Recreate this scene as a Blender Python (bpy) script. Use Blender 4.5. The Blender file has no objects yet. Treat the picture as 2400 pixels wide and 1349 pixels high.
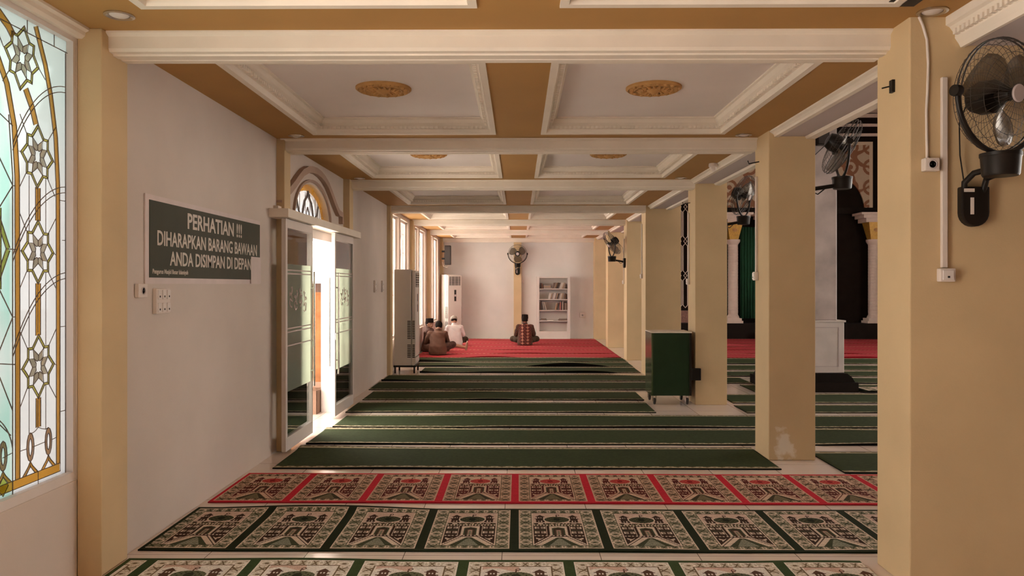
import bpy, bmesh, math, random
import numpy as np
from mathutils import Vector, Matrix, Euler

random.seed(7)
SC = bpy.context.scene
COL = SC.collection
PI = math.pi

# ------------------------------------------------------------------ camera
cam_d = bpy.data.cameras.new('camera')
cam = bpy.data.objects.new('camera', cam_d)
COL.objects.link(cam)
cam.location = (0, 0, 1.65)
cam.rotation_euler = (PI / 2, 0, math.atan(15 / 1800))
cam_d.sensor_width = 36
cam_d.lens = 27.0
cam_d.shift_y = -6.5 / 2400
cam_d.clip_end = 200
SC.camera = cam

# ------------------------------------------------------------------ light
SC.view_settings.view_transform = 'Standard'
SC.view_settings.look = 'None'
SC.view_settings.exposure = 0.76
SC.view_settings.gamma = 1.0
SC.view_settings.use_curve_mapping = False
SC.cycles.max_bounces = 10
SC.cycles.diffuse_bounces = 6
SC.cycles.transparent_max_bounces = 24
SC.cycles.sample_clamp_indirect = 4
SC.cycles.caustics_reflective = False
SC.cycles.caustics_refractive = False
world = bpy.data.worlds.new('sky')
SC.world = world
world.use_nodes = True
wb = world.node_tree.nodes['Background']
wb.inputs['Color'].default_value = (1.0, 0.92, 0.84, 1)
wb.inputs['Strength'].default_value = 7.0


sun_d = bpy.data.lights.new('sun', 'SUN')
sun_d.energy = 20
sun_d.angle = math.radians(3)
sun_d.color = (1.0, 0.93, 0.84)
sun = bpy.data.objects.new('sun', sun_d)
COL.objects.link(sun)
sun.location = (-8, 6, 9)
sun.rotation_euler = Vector((0.42, -0.38, -0.82)).to_track_quat('-Z', 'Y').to_euler()


# ------------------------------------------------------------------ materials
def lin(c):
    return tuple((x / 12.92 if x <= 0.04045 else ((x + 0.055) / 1.055) ** 2.4) for x in c)


def s8(r, g, b):
    return lin((r / 255, g / 255, b / 255))


def mat(name, col, rough=0.7, var=0.06, scale=3.0, bump=0.0, bscale=60.0, metal=0.0, spec=0.5, attr=None):
    """plain procedural surface: base colour with a slow noise variation and an optional fine bump"""
    m = bpy.data.materials.new(name)
    m.use_nodes = True
    nt = m.node_tree
    b = nt.nodes['Principled BSDF']
    b.inputs['Roughness'].default_value = rough
    b.inputs['Metallic'].default_value = metal
    b.inputs['Specular IOR Level'].default_value = spec
    tc = nt.nodes.new('ShaderNodeTexCoord')
    if attr:
        a = nt.nodes.new('ShaderNodeAttribute')
        a.attribute_name = attr
        src = a.outputs['Color']
    else:
        r = nt.nodes.new('ShaderNodeRGB')
        r.outputs[0].default_value = (*col, 1)
        src = r.outputs[0]
    if var > 0:
        n = nt.nodes.new('ShaderNodeTexNoise')
        n.inputs['Scale'].default_value = scale
        n.inputs['Detail'].default_value = 6
        nt.links.new(tc.outputs['Object'], n.inputs['Vector'])
        mr = nt.nodes.new('ShaderNodeMapRange')
        mr.inputs['From Min'].default_value = 0.3
        mr.inputs['From Max'].default_value = 0.7
        mr.inputs['To Min'].default_value = 1 - var
        mr.inputs['To Max'].default_value = 1 + var
        nt.links.new(n.outputs['Fac'], mr.inputs['Value'])
        mx = nt.nodes.new('ShaderNodeMix')
        mx.data_type = 'RGBA'
        mx.blend_type = 'MULTIPLY'
        mx.inputs['Factor'].default_value = 1
        nt.links.new(src, mx.inputs['A'])
        cmb = nt.nodes.new('ShaderNodeCombineColor')
        for k in range(3):
            nt.links.new(mr.outputs[0], cmb.inputs[k])
        nt.links.new(cmb.outputs[0], mx.inputs['B'])
        src = mx.outputs['Result']
    nt.links.new(src, b.inputs['Base Color'])
    if bump > 0:
        n2 = nt.nodes.new('ShaderNodeTexNoise')
        n2.inputs['Scale'].default_value = bscale
        n2.inputs['Detail'].default_value = 4
        nt.links.new(tc.outputs['Object'], n2.inputs['Vector'])
        bp = nt.nodes.new('ShaderNodeBump')
        bp.inputs['Strength'].default_value = bump
        bp.inputs['Distance'].default_value = 0.004
        nt.links.new(n2.outputs['Fac'], bp.inputs['Height'])
        nt.links.new(bp.outputs[0], b.inputs['Normal'])
    return m


def glass_mat(name, col, trans=0.8, rough=0.08, gloss=0.1, attr=None, diffuse=0.0, back=0.5):
    """sheet glass: light passes straight through, tinted; a little gloss; optional frosting"""
    m = bpy.data.materials.new(name)
    m.use_nodes = True
    nt = m.node_tree
    nt.nodes.clear()
    out = nt.nodes.new('ShaderNodeOutputMaterial')
    t = nt.nodes.new('ShaderNodeBsdfTransparent')
    g = nt.nodes.new('ShaderNodeBsdfGlossy')
    g.inputs['Roughness'].default_value = rough
    g.inputs['Color'].default_value = (1, 1, 1, 1)
    if attr:
        a = nt.nodes.new('ShaderNodeAttribute')
        a.attribute_name = attr
        src = a.outputs['Color']
    else:
        r = nt.nodes.new('ShaderNodeRGB')
        r.outputs[0].default_value = (*col, 1)
        src = r.outputs[0]
    tc = nt.nodes.new('ShaderNodeTexCoord')
    n = nt.nodes.new('ShaderNodeTexNoise')
    n.inputs['Scale'].default_value = 22
    n.inputs['Detail'].default_value = 5
    nt.links.new(tc.outputs['Object'], n.inputs['Vector'])
    mr = nt.nodes.new('ShaderNodeMapRange')
    mr.inputs['From Min'].default_value = 0.3
    mr.inputs['From Max'].default_value = 0.7
    mr.inputs['To Min'].default_value = trans * 0.93
    mr.inputs['To Max'].default_value = trans * 1.05
    nt.links.new(n.outputs['Fac'], mr.inputs['Value'])
    vm = nt.nodes.new('ShaderNodeVectorMath')
    vm.operation = 'SCALE'
    nt.links.new(src, vm.inputs[0])
    nt.links.new(mr.outputs[0], vm.inputs['Scale'])
    nt.links.new(vm.outputs[0], t.inputs['Color'])
    last = t.outputs[0]
    if diffuse > 0:
        d = nt.nodes.new('ShaderNodeBsdfTranslucent')
        d2 = nt.nodes.new('ShaderNodeBsdfDiffuse')
        nt.links.new(src, d.inputs['Color'])
        nt.links.new(src, d2.inputs['Color'])
        md = nt.nodes.new('ShaderNodeMixShader')
        md.inputs[0].default_value = back
        nt.links.new(d.outputs[0], md.inputs[1])
        nt.links.new(d2.outputs[0], md.inputs[2])
        mx = nt.nodes.new('ShaderNodeMixShader')
        mx.inputs[0].default_value = diffuse
        nt.links.new(last, mx.inputs[1])
        nt.links.new(md.outputs[0], mx.inputs[2])
        last = mx.outputs[0]
    mg = nt.nodes.new('ShaderNodeMixShader')
    fr = nt.nodes.new('ShaderNodeFresnel')
    fr.inputs['IOR'].default_value = 1.4
    mm = nt.nodes.new('ShaderNodeMath')
    mm.operation = 'MULTIPLY'
    mm.inputs[1].default_value = gloss * 10
    mm.use_clamp = True
    nt.links.new(fr.outputs[0], mm.inputs[0])
    nt.links.new(mm.outputs[0], mg.inputs[0])
    nt.links.new(last, mg.inputs[1])
    nt.links.new(g.outputs[0], mg.inputs[2])
    nt.links.new(mg.outputs[0], out.inputs[0])
    return m


M = {}
M['wall'] = mat('white_wall_paint', (0.62, 0.535, 0.47), 0.75, 0.05, 1.6, 0.15, 90)
M['wall_end'] = mat('wall_paint_window_lit', (0.68, 0.65, 0.615), 0.75, 0.05, 1.6, 0.15, 90)  # wall paint copy, paler and cooler to stand for window light there
M['dampwall'] = mat('light_damping_wall', (0.20, 0.14, 0.10), 0.7, 0.2, 4)  # unseen end wall, darkened to cut light bounced onto pillar fronts
M['cream'] = mat('cream_pillar_paint', (0.60, 0.445, 0.255), 0.75, 0.07, 1.8, 0.15, 90)
M['tan'] = mat('tan_ceiling_paint', (0.42, 0.228, 0.07), 0.8, 0.06, 1.5, 0.1, 60)
M['trim'] = mat('cream_plaster_trim', (0.78, 0.70, 0.60), 0.7, 0.05, 3.0)
M['panel'] = mat('pale_ceiling_panel', (0.78, 0.71, 0.685), 0.8, 0.04, 1.2)
M['lilac'] = mat('greyish_beam_paint', (0.52, 0.45, 0.44), 0.8, 0.04, 1.2)
M['medal'] = mat('ochre_plaster', (0.50, 0.27, 0.09), 0.7, 0.12, 14, 0.6, 40)
M['marble'] = mat('grey_marble', (0.46, 0.40, 0.38), 0.35, 0.28, 2.2)
M['marble_white'] = mat('white_marble', (0.62, 0.56, 0.53), 0.4, 0.12, 3.0)
M['black'] = mat('black_plastic', (0.012, 0.009, 0.007), 0.42, 0.0, spec=0.25)
M['blackmatte'] = mat('black_stone', (0.012, 0.008, 0.006), 0.7, 0.2, 4, spec=0.1)
M['chrome'] = mat('brushed_steel', (0.62, 0.58, 0.54), 0.25, 0.03, 20, metal=1.0)
M['alu'] = mat('white_aluminium', (0.70, 0.64, 0.60), 0.4, 0.03, 5)
M['plastic'] = mat('white_plastic', (0.68, 0.60, 0.54), 0.45, 0.03, 5)
M['acwhite'] = mat('cream_enamel', (0.66, 0.60, 0.55), 0.4, 0.03, 3)
M['dark'] = mat('dark_slot', (0.03, 0.022, 0.018), 0.7, 0.0)
M['wire'] = mat('dark_wire', (0.05, 0.04, 0.033), 0.5, 0.0)
M['signboard'] = mat('dark_green_sign', (0.040, 0.043, 0.026), 0.6, 0.08, 8)
M['signtext'] = mat('pale_lettering', (0.62, 0.55, 0.49), 0.6, 0.03, 8)
M['paper'] = mat('white_paper', (0.68, 0.58, 0.55), 0.8, 0.04, 9)
M['lead'] = mat('lead_came', (0.13, 0.10, 0.085), 0.5, 0.1, 20)
M['wood'] = mat('knotty_wood', (0.17, 0.072, 0.028), 0.7, 0.25, 6, spec=0.1)
M['card'] = mat('brown_cardboard', (0.20, 0.115, 0.075), 0.85, 0.08, 8)
M['concrete'] = mat('pale_yard_paving', (0.80, 0.76, 0.72), 0.8, 0.08, 3)
M['greenbox'] = mat('dark_green_enamel', (0.012, 0.03, 0.012), 0.4, 0.12, 5, spec=0.3)
M['greengloss'] = mat('glossy_green_enamel', (0.05, 0.075, 0.035), 0.12, 0.05, 5, spec=0.9)
M['rubber'] = mat('black_rubber', (0.02, 0.016, 0.014), 0.6, 0.0)
M['skin'] = mat('brown_skin', (0.40, 0.20, 0.125), 0.55, 0.06, 14)
M['hair'] = mat('black_hair', (0.016, 0.011, 0.009), 0.8, 0.0, spec=0.08)
M['velvet'] = mat('black_velvet', (0.014, 0.009, 0.008), 0.95, 0.0, spec=0.05)
M['brownshirt'] = mat('brown_cotton', (0.125, 0.056, 0.034), 0.85, 0.1, 8, 0.3, 60)
M['brownsarong'] = mat('dark_brown_cloth', (0.05, 0.024, 0.016), 0.85, 0.15, 10)
M['whiteshirt'] = mat('white_cotton', (0.74, 0.68, 0.66), 0.85, 0.04, 8, 0.3, 60)
M['olive'] = mat('olive_cloth', (0.055, 0.038, 0.02), 0.85, 0.3, 18)
M['darkred'] = mat('dark_patterned_cloth', (0.09, 0.04, 0.03), 0.85, 0.5, 30)
M['knit'] = mat('grey_knit_cap', (0.42, 0.36, 0.31), 0.9, 0.1, 60)
M['batik'] = mat('batik_cotton', (1, 1, 1), 0.85, 0.05, 8, attr='Col')
M['carpet'] = mat('woven_pile', (1, 1, 1), 0.95, 0.10, 26, 0.5, 260, spec=0.1, attr='Col')
M['painted'] = mat('painted_plaster', (1, 1, 1), 0.7, 0.05, 4, attr='Col')
M['greencloth'] = mat('green_drape', (0.006, 0.06, 0.025), 0.9, 0.15, 5)
M['gold'] = mat('gold_paint', (0.50, 0.28, 0.05), 0.4, 0.2, 18, metal=0.3)
M['granite'] = mat('reddish_granite', (0.22, 0.10, 0.075), 0.4, 0.35, 26)
M['darkwall'] = mat('dark_niche_wall', (0.012, 0.008, 0.006), 0.8, 0.2, 3, spec=0.05)
M['colwhite'] = mat('white_column_paint', (0.62, 0.51, 0.43), 0.6, 0.05, 6)
M['smoke'] = glass_mat('smoky_blade_plastic', (0.55, 0.52, 0.48), 1.0, 0.2, 0.03, diffuse=0.10)
M['clear'] = glass_mat('clear_glass', (0.93, 0.94, 0.91), 0.95, 0.03, 0.12)
M['frost'] = glass_mat('frosted_green_film', (0.60, 0.68, 0.54), 0.12, 0.25, 0.05, diffuse=0.75, back=0.35)
M['pane'] = glass_mat('stained_pane', (1, 1, 1), 1.0, 0.15, 0.03, attr='Col', diffuse=0.12)
M['milk'] = glass_mat('milky_stained_pane', (1, 1, 1), 1.0, 0.15, 0.02, attr='Col', diffuse=0.88, back=0.12)
M['farpane'] = glass_mat('far_leaded_pane', (1, 1, 1), 1.0, 0.15, 0.02, attr='Col')
M['amber'] = glass_mat('amber_glass', (0.64, 0.31, 0.05), 1.0, 0.15, 0.03, diffuse=0.1)
M['yellow'] = glass_mat('yellow_glass', (0.56, 0.50, 0.11), 1.0, 0.15, 0.03, diffuse=0.1)
M['taupe'] = glass_mat('taupe_glass', (0.42, 0.36, 0.27), 1.0, 0.15, 0.03, diffuse=0.1)
M['pinkglass'] = glass_mat('pinkish_brown_glass', (0.40, 0.23, 0.12), 1.0, 0.15, 0.03, diffuse=0.1)


def floor_mat():
    m = bpy.data.materials.new('cream_floor_tiles')
    m.use_nodes = True
    nt = m.node_tree
    b = nt.nodes['Principled BSDF']
    b.inputs['Roughness'].default_value = 0.14
    tc = nt.nodes.new('ShaderNodeTexCoord')
    mp = nt.nodes.new('ShaderNodeMapping')
    mp.inputs['Location'].default_value = (0.1, -4.69, 0)
    nt.links.new(tc.outputs['Object'], mp.inputs['Vector'])
    br = nt.nodes.new('ShaderNodeTexBrick')
    br.offset = 0
    br.squash = 1
    br.inputs['Scale'].default_value = 1
    br.inputs['Brick Width'].default_value = 0.6
    br.inputs['Row Height'].default_value = 0.6
    br.inputs['Mortar Size'].default_value = 0.0025
    br.inputs['Mortar Smooth'].default_value = 0.1
    br.inputs['Bias'].default_value = 0
    br.inputs['Color1'].default_value = (0.74, 0.645, 0.575, 1)
    br.inputs['Color2'].default_value = (0.71, 0.615, 0.55, 1)
    br.inputs['Mortar'].default_value = (0.16, 0.12, 0.10, 1)
    nt.links.new(mp.outputs[0], br.inputs['Vector'])
    n = nt.nodes.new('ShaderNodeTexNoise')
    n.inputs['Scale'].default_value = 5
    n.inputs['Detail'].default_value = 7
    nt.links.new(tc.outputs['Object'], n.inputs['Vector'])
    mx = nt.nodes.new('ShaderNodeMix')
    mx.data_type = 'RGBA'
    mx.blend_type = 'SOFT_LIGHT'
    mx.inputs['Factor'].default_value = 0.12
    nt.links.new(br.outputs['Color'], mx.inputs['A'])
    nt.links.new(n.outputs['Color'], mx.inputs['B'])
    nt.links.new(mx.outputs['Result'], b.inputs['Base Color'])
    return m


M['floor'] = floor_mat()


def stained_pillar_mat(cx, cz):
    """cream paint with a pale peeling patch low on the front face"""
    m = M['cream'].copy()
    m.name = 'cream_paint_peeling'
    nt = m.node_tree
    b = nt.nodes['Principled BSDF']
    src = b.inputs['Base Color'].links[0].from_socket
    geo = nt.nodes.new('ShaderNodeNewGeometry')
    sub = nt.nodes.new('ShaderNodeVectorMath')
    sub.operation = 'SUBTRACT'
    sub.inputs[1].default_value = (cx, 7.26, cz)
    nt.links.new(geo.outputs['Position'], sub.inputs[0])
    mul = nt.nodes.new('ShaderNodeVectorMath')
    mul.operation = 'MULTIPLY'
    mul.inputs[1].default_value = (5.6, 2.0, 3.3)
    nt.links.new(sub.outputs[0], mul.inputs[0])
    ln = nt.nodes.new('ShaderNodeVectorMath')
    ln.operation = 'LENGTH'
    nt.links.new(mul.outputs[0], ln.inputs[0])
    n = nt.nodes.new('ShaderNodeTexNoise')
    n.inputs['Scale'].default_value = 9
    n.inputs['Detail'].default_value = 8
    nt.links.new(geo.outputs['Position'], n.inputs['Vector'])
    mr = nt.nodes.new('ShaderNodeMapRange')
    mr.inputs['From Min'].default_value = 0.0
    mr.inputs['From Max'].default_value = 1.1
    mr.inputs['To Min'].default_value = 0.26
    mr.inputs['To Max'].default_value = -0.28
    nt.links.new(ln.outputs['Value'], mr.inputs['Value'])
    ad = nt.nodes.new('ShaderNodeMath')
    ad.operation = 'ADD'
    nt.links.new(n.outputs['Fac'], ad.inputs[0])
    nt.links.new(mr.outputs[0], ad.inputs[1])
    st = nt.nodes.new('ShaderNodeMapRange')
    st.inputs['From Min'].default_value = 0.50
    st.inputs['From Max'].default_value = 0.62
    nt.links.new(ad.outputs[0], st.inputs['Value'])
    mx = nt.nodes.new('ShaderNodeMix')
    mx.data_type = 'RGBA'
    mx.inputs['B'].default_value = (0.74, 0.66, 0.54, 1)
    nt.links.new(st.outputs[0], mx.inputs['Factor'])
    nt.links.new(src, mx.inputs['A'])
    nt.links.new(mx.outputs['Result'], b.inputs['Base Color'])
    return m


M['cream_peel'] = stained_pillar_mat(2.50, 0.16)


# ------------------------------------------------------------------ mesh helpers
class MB:
    def __init__(self):
        self.v, self.f = [], []

    def add(self, vs, fs):
        n = len(self.v)
        self.v += [tuple(p) for p in vs]
        self.f += [tuple(i + n for i in f) for f in fs]
        return self

    def box(self, x0, x1, y0, y1, z0, z1):
        vs = [(x, y, z) for z in (z0, z1) for y in (y0, y1) for x in (x0, x1)]
        return self.add(vs, [(0, 2, 3, 1), (4, 5, 7, 6), (0, 1, 5, 4), (2, 6, 7, 3), (0, 4, 6, 2), (1, 3, 7, 5)])

    def obox(self, c, size, rot):
        """box of a size about centre c, turned by a rotation matrix"""
        sx, sy, sz = (s / 2 for s in size)
        vs = [Vector(c) + rot @ Vector((x, y, z)) for z in (-sz, sz) for y in (-sy, sy) for x in (-sx, sx)]
        return self.add(vs, [(0, 2, 3, 1), (4, 5, 7, 6), (0, 1, 5, 4), (2, 6, 7, 3), (0, 4, 6, 2), (1, 3, 7, 5)])

    def tube(self, pts, r, n=8, closed=False, caps=True):
        pts = [Vector(p) for p in pts]
        m = len(pts)
        rs = r if isinstance(r, (list, tuple)) else [r] * m
        vs, fs = [], []
        up = None
        for i, p in enumerate(pts):
            if closed:
                t = pts[(i + 1) % m] - pts[i - 1]
            else:
                t = pts[min(i + 1, m - 1)] - pts[max(i - 1, 0)]
            t.normalize()
            if up is None:
                up = Vector((0, 0, 1)) if abs(t.z) < 0.9 else Vector((1, 0, 0))
            a = (up - t * up.dot(t))
            if a.length < 1e-6:
                a = t.orthogonal()
            a.normalize()
            up = a
            b = t.cross(a)
            for k in range(n):
                an = 2 * PI * k / n
                vs.append(p + (a * math.cos(an) + b * math.sin(an)) * rs[i])
        for i in range(m if closed else m - 1):
            j = (i + 1) % m
            for k in range(n):
                l = (k + 1) % n
                fs.append((i * n + k, i * n + l, j * n + l, j * n + k))
        if not closed and caps:
            fs.append(tuple(range(n - 1, -1, -1)))
            fs.append(tuple((m - 1) * n + k for k in range(n)))
        return self.add(vs, fs)

    def lathe(self, prof, c=(0, 0, 0), n=32, mtx=None):
        """prof: (r, z) pairs turned about a vertical axis at c; closed at ends where r is 0"""
        mtx = mtx or Matrix.Identity(3)
        c = Vector(c)
        vs, fs = [], []
        for r, z in prof:
            for k in range(n):
                a = 2 * PI * k / n
                vs.append(c + mtx @ Vector((r * math.cos(a), r * math.sin(a), z)))
        for i in range(len(prof) - 1):
            for k in range(n):
                l = (k + 1) % n
                fs.append((i * n + k, i * n + l, (i + 1) * n + l, (i + 1) * n + k))
        fs.append(tuple(range(n - 1, -1, -1)))
        fs.append(tuple((len(prof) - 1) * n + k for k in range(n)))
        return self.add(vs, fs)

    def prism(self, poly, d, axis='y', at=0.0):
        """extrude a 2-D outline; axis: the direction of extrusion, the outline lies in the other two"""
        n = len(poly)
        vs = []
        for s in (0, d):
            for a, b in poly:
                if axis == 'y':
                    vs.append((a, at + s, b))
                elif axis == 'x':
                    vs.append((at + s, a, b))
                else:
                    vs.append((a, b, at + s))
        fs = [tuple(range(n)), tuple(range(2 * n - 1, n - 1, -1))]
        fs += [(i, i + n, (i + 1) % n + n, (i + 1) % n) for i in range(n)]
        return self.add(vs, fs)

    def build(self, name, m, parent=None, smooth=False, bevel=0.0, fix=True):
        me = bpy.data.meshes.new(name)
        me.from_pydata(self.v, [], self.f)
        if fix or bevel:
            bm = bmesh.new()
            bm.from_mesh(me)
            bmesh.ops.recalc_face_normals(bm, faces=bm.faces)
            bm.to_mesh(me)
            bm.free()
        me.materials.append(m)
        o = bpy.data.objects.new(name, me)
        COL.objects.link(o)
        if parent:
            o.parent = parent
        if smooth:
            me.polygons.foreach_set('use_smooth', [True] * len(me.polygons))
            me.set_sharp_from_angle(angle=math.radians(38))
        if bevel:
            bv = o.modifiers.new('bevel', 'BEVEL')
            bv.width = bevel
            bv.segments = 2
            bv.limit_method = 'ANGLE'
        return o


def tag(o, label=None, cat=None, group=None, kind=None):
    if label:
        o['label'] = label
    if cat:
        o['category'] = cat
    if group:
        o['group'] = group
    if kind:
        o['kind'] = kind
    return o


def empty(name, loc=(0, 0, 0), rz=0.0):
    o = bpy.data.objects.new(name, None)
    o.empty_display_size = 0.1
    COL.objects.link(o)
    o.location = loc
    o.rotation_euler = (0, 0, rz)
    return o


def struct(name, mb, m, label, cat, bevel=0.0, smooth=False):
    return tag(mb.build(name, m, None, smooth, bevel), label, cat, kind='structure')


def grid_mesh(name, P, C, m, parent=None, smooth=True):
    """P: (ny+1, nx+1, 3) points, C: (ny, nx, 3) one linear colour per cell"""
    ny, nx = C.shape[:2]
    me = bpy.data.meshes.new(name)
    idx = np.arange((ny + 1) * (nx + 1)).reshape(ny + 1, nx + 1)
    q = np.stack([idx[:-1, :-1], idx[:-1, 1:], idx[1:, 1:], idx[1:, :-1]], -1).reshape(-1)
    me.vertices.add(P.shape[0] * P.shape[1])
    me.vertices.foreach_set('co', P.astype(np.float32).reshape(-1))
    me.loops.add(len(q))
    me.loops.foreach_set('vertex_index', q.astype(np.int32))
    me.polygons.add(ny * nx)
    me.polygons.foreach_set('loop_start', np.arange(0, ny * nx * 4, 4, dtype=np.int32))
    me.polygons.foreach_set('use_smooth', np.full(ny * nx, smooth))
    me.update(calc_edges=True)
    at = me.color_attributes.new('Col', 'FLOAT_COLOR', 'CORNER')
    c4 = np.ones((ny * nx, 4, 4), np.float32)
    c4[:, :, :3] = C.reshape(-1, 1, 3)
    at.data.foreach_set('color', c4.reshape(-1))
    me.materials.append(m)
    o = bpy.data.objects.new(name, me)
    COL.objects.link(o)
    if parent:
        o.parent = parent
    return o


def wob(x, seed, k=5, base=0.7):
    """smooth 1-D noise from a few sines, about -1..1"""
    r = np.random.RandomState(seed)
    y = np.zeros_like(x)
    for i in range(k):
        y = y + np.sin(x * base * (1.6 ** i) * (0.8 + 0.4 * r.rand()) + r.rand() * 6.28) / (1.35 ** i)
    return y / 2.4


# ------------------------------------------------------------------ shell: floor, walls, pillars, ceiling
SOF = 3.105          # soffit height
YB = 24.0            # far wall
BEAMS = [4.4, 7.62, 10.62, 14.05, 17.1, 20.25, 23.72]

struct('floor', MB().box(-2.62, 13.6, -4.0, 24.2, -0.1, 0), M['floor'], 'glossy cream tiled floor of the prayer hall', 'floor')
struct('ground', MB().box(-9, -2.62, -4, 26, -0.16, -0.04), M['concrete'], 'pale paved yard seen through the open doorway', 'ground')

# left wall: window bay, plain bay, door bay, plain bay, three window bays
w = MB()
w.box(-2.66, -2.50, 2.2, 4.40, 0, 0.55)                 # under the stained window
w.box(-2.66, -2.50, 2.2, 4.40, 3.06, 3.4)
w.box(-2.66, -2.50, 4.33, 4.40, 0, 3.4)
w.box(-2.62, -2.40, 4.40, 7.65, 0, 3.4)                 # plain bay with the sign
w.box(-2.55, -2.40, 7.65, 8.10, 0, 2.40)                # door bay sides
w.box(-2.55, -2.40, 10.25, 10.6, 0, 2.40)
# door bay top with the arched fanlight opening
YC, RW, RH, ZF = 8.95, 0.76, 0.42, 2.40
N = 24
arc = [(YC - RW * math.cos(PI * k / N), ZF + RH * math.sin(PI * k / N)) for k in range(N + 1)]
for k in range(N):
    (a, za), (b, zb) = arc[k], arc[k + 1]
    w.add([(x, y, z) for x in (-2.55, -2.40) for y, z in ((a, za), (b, zb), (b, 3.4), (a, 3.4))],
          [(0, 1, 2, 3), (7, 6, 5, 4), (0, 4, 5, 1), (2, 6, 7, 3)])
w.box(-2.55, -2.40, 7.65, YC - RW, 2.40, 3.4)
w.box(-2.55, -2.40, YC + RW, 10.6, 2.40, 3.4)
w.box(-2.62, -2.40, 10.6, 14.1, 0, 3.4)
w.box(-2.62, -2.42, 14.1, 24.0, 0, 0.60)
w.box(-2.62, -2.42, 14.1, 24.0, 3.02, 3.4)
WINS = []
for b0 in (14.05, 17.1, 20.25):
    WINS += [(b0 + 0.36, b0 + 1.48), (b0 + 1.70, b0 + 2.82)]
y = 14.1
for a, b in WINS:
    w.box(-2.62, -2.42, y, a, 0.60, 3.02)
    y = b
w.box(-2.62, -2.42, y, 24.0, 0.60, 3.02)
struct('wall_left', w, M['wall'], 'long white plaster wall carrying the notice board and the doorway', 'wall')

struct('wall_back', MB().box(-2.62, 2.80, YB, YB + 0.2, 0, 3.4), M['wall_end'], 'white end wall behind the bookcase and the wall fan', 'wall')
# unseen walls behind the camera; side opening added to bring in daylight
w = MB()
w.box(-2.66, -2.50, -4.0, 2.2, 3.06, 3.4)
w.box(-2.66, -2.50, 2.05, 2.2, 0, 3.06)
w.box(-2.66, -2.50, -4.0, 0.45, 0, 3.06)
w.box(-2.66, -2.50, 0.45, 2.05, 0, 0.55)
struct('wall_side', w, M['wall'], 'white wall with an unseen opening added to light the entrance bay', 'wall')
w = MB()
w.box(-2.66, 13.6, -4.15, -4.0, 0, 7.2)
struct('wall_front', w, M['dampwall'], 'unseen entrance end wall coloured dark to damp bounced light', 'wall')

# main hall shell
w = MB()
w.box(13.5, 13.7, -4, 24.2, 0, 0.8)
w.box(13.5, 13.7, -4, 24.2, 4.0, 7.2)
for a, b in ((-4, 6.0), (10.0, 12.5), (16.5, 24.2)):  # unseen openings placed to light the aisle wall but not pillar fronts
    w.box(13.5, 13.7, a, b, 0.8, 4.0)
struct('wall_hall_side', w, M['wall'], 'far side wall of the main hall with unseen openings added for daylight', 'wall')
struct('ceiling_hall', MB().box(2.6, 13.7, -4.15, 24.2, 7.0, 7.2), M['wall'], 'high pale ceiling of the main hall', 'ceiling')
struct('wall_clerestory', MB().box(2.60, 2.78, -4.0, 24.0, 3.10, 7.0), M['lilac'], 'greyish wall above the pillar row facing the main hall', 'wall')

# pilasters on the left wall
for (y0, y1, xf, xb) in ((4.33, 4.62, -2.36, -2.50), (7.60, 7.80, -2.32, -2.42), (10.50, 10.72, -2.31, -2.42),
                         (14.0, 14.22, -2.33, -2.43), (17.08, 17.32, -2.33, -2.43), (20.22, 20.45, -2.33, -2.43),
                         (23.62, 24.0, -2.33, -2.43)):
    lb = {4.33: 'cream pilaster beside the stained glass window', 7.6: 'cream pilaster before the sliding glass doors',
          10.5: 'cream pilaster after the sliding glass doors', 14.0: 'cream pilaster just before the tall air conditioner',
          17.08: 'cream pilaster between the two nearer pairs of narrow windows', 20.22: 'cream pilaster between the two farther pairs of narrow windows',
          23.62: 'cream corner pilaster beside the black wall speaker'}[y0]
    struct('pilaster', MB().box(xb, xf, y0, y1, 0, SOF), M['cream'], lb, 'pilaster', bevel=0.006)
struct('pilaster', MB().box(-0.145, 0.095, 23.86, 24.0, 0, SOF), M['cream'], 'narrow cream pilaster behind the end wall fan', 'pilaster', bevel=0.006)

PILLARS = [(2.125, 2.76, 4.19, 4.57, 'wide cream pillar carrying the big black fan and white conduit'),
           (2.36, 2.80, 7.26, 7.68, 'cream pillar with pale peeling paint at its foot'),
           (2.44, 2.88, 10.62, 11.07, 'cream pillar behind the green wheeled cabinet'),
           (2.33, 2.98, 14.10, 14.56, 'wide cream pillar behind and beyond the green wheeled cabinet'),
           (2.38, 2.84, 16.9, 17.35, 'cream pillar carrying a black fan over the aisle'),
           (2.36, 2.80, 20.3, 20.75, 'cream pillar standing on the red carpet'),
           (2.34, 2.80, 23.55, 24.0, 'cream pillar set against the end wall')]
for i, (x0, x1, y0, y1, lb) in enumerate(PILLARS):
    struct('pillar', MB().box(x0, x1, y0, y1, 0, SOF + 0.02), M['cream_peel'] if i == 1 else M['cream'], lb, 'pillar', bevel=0.008)

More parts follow.
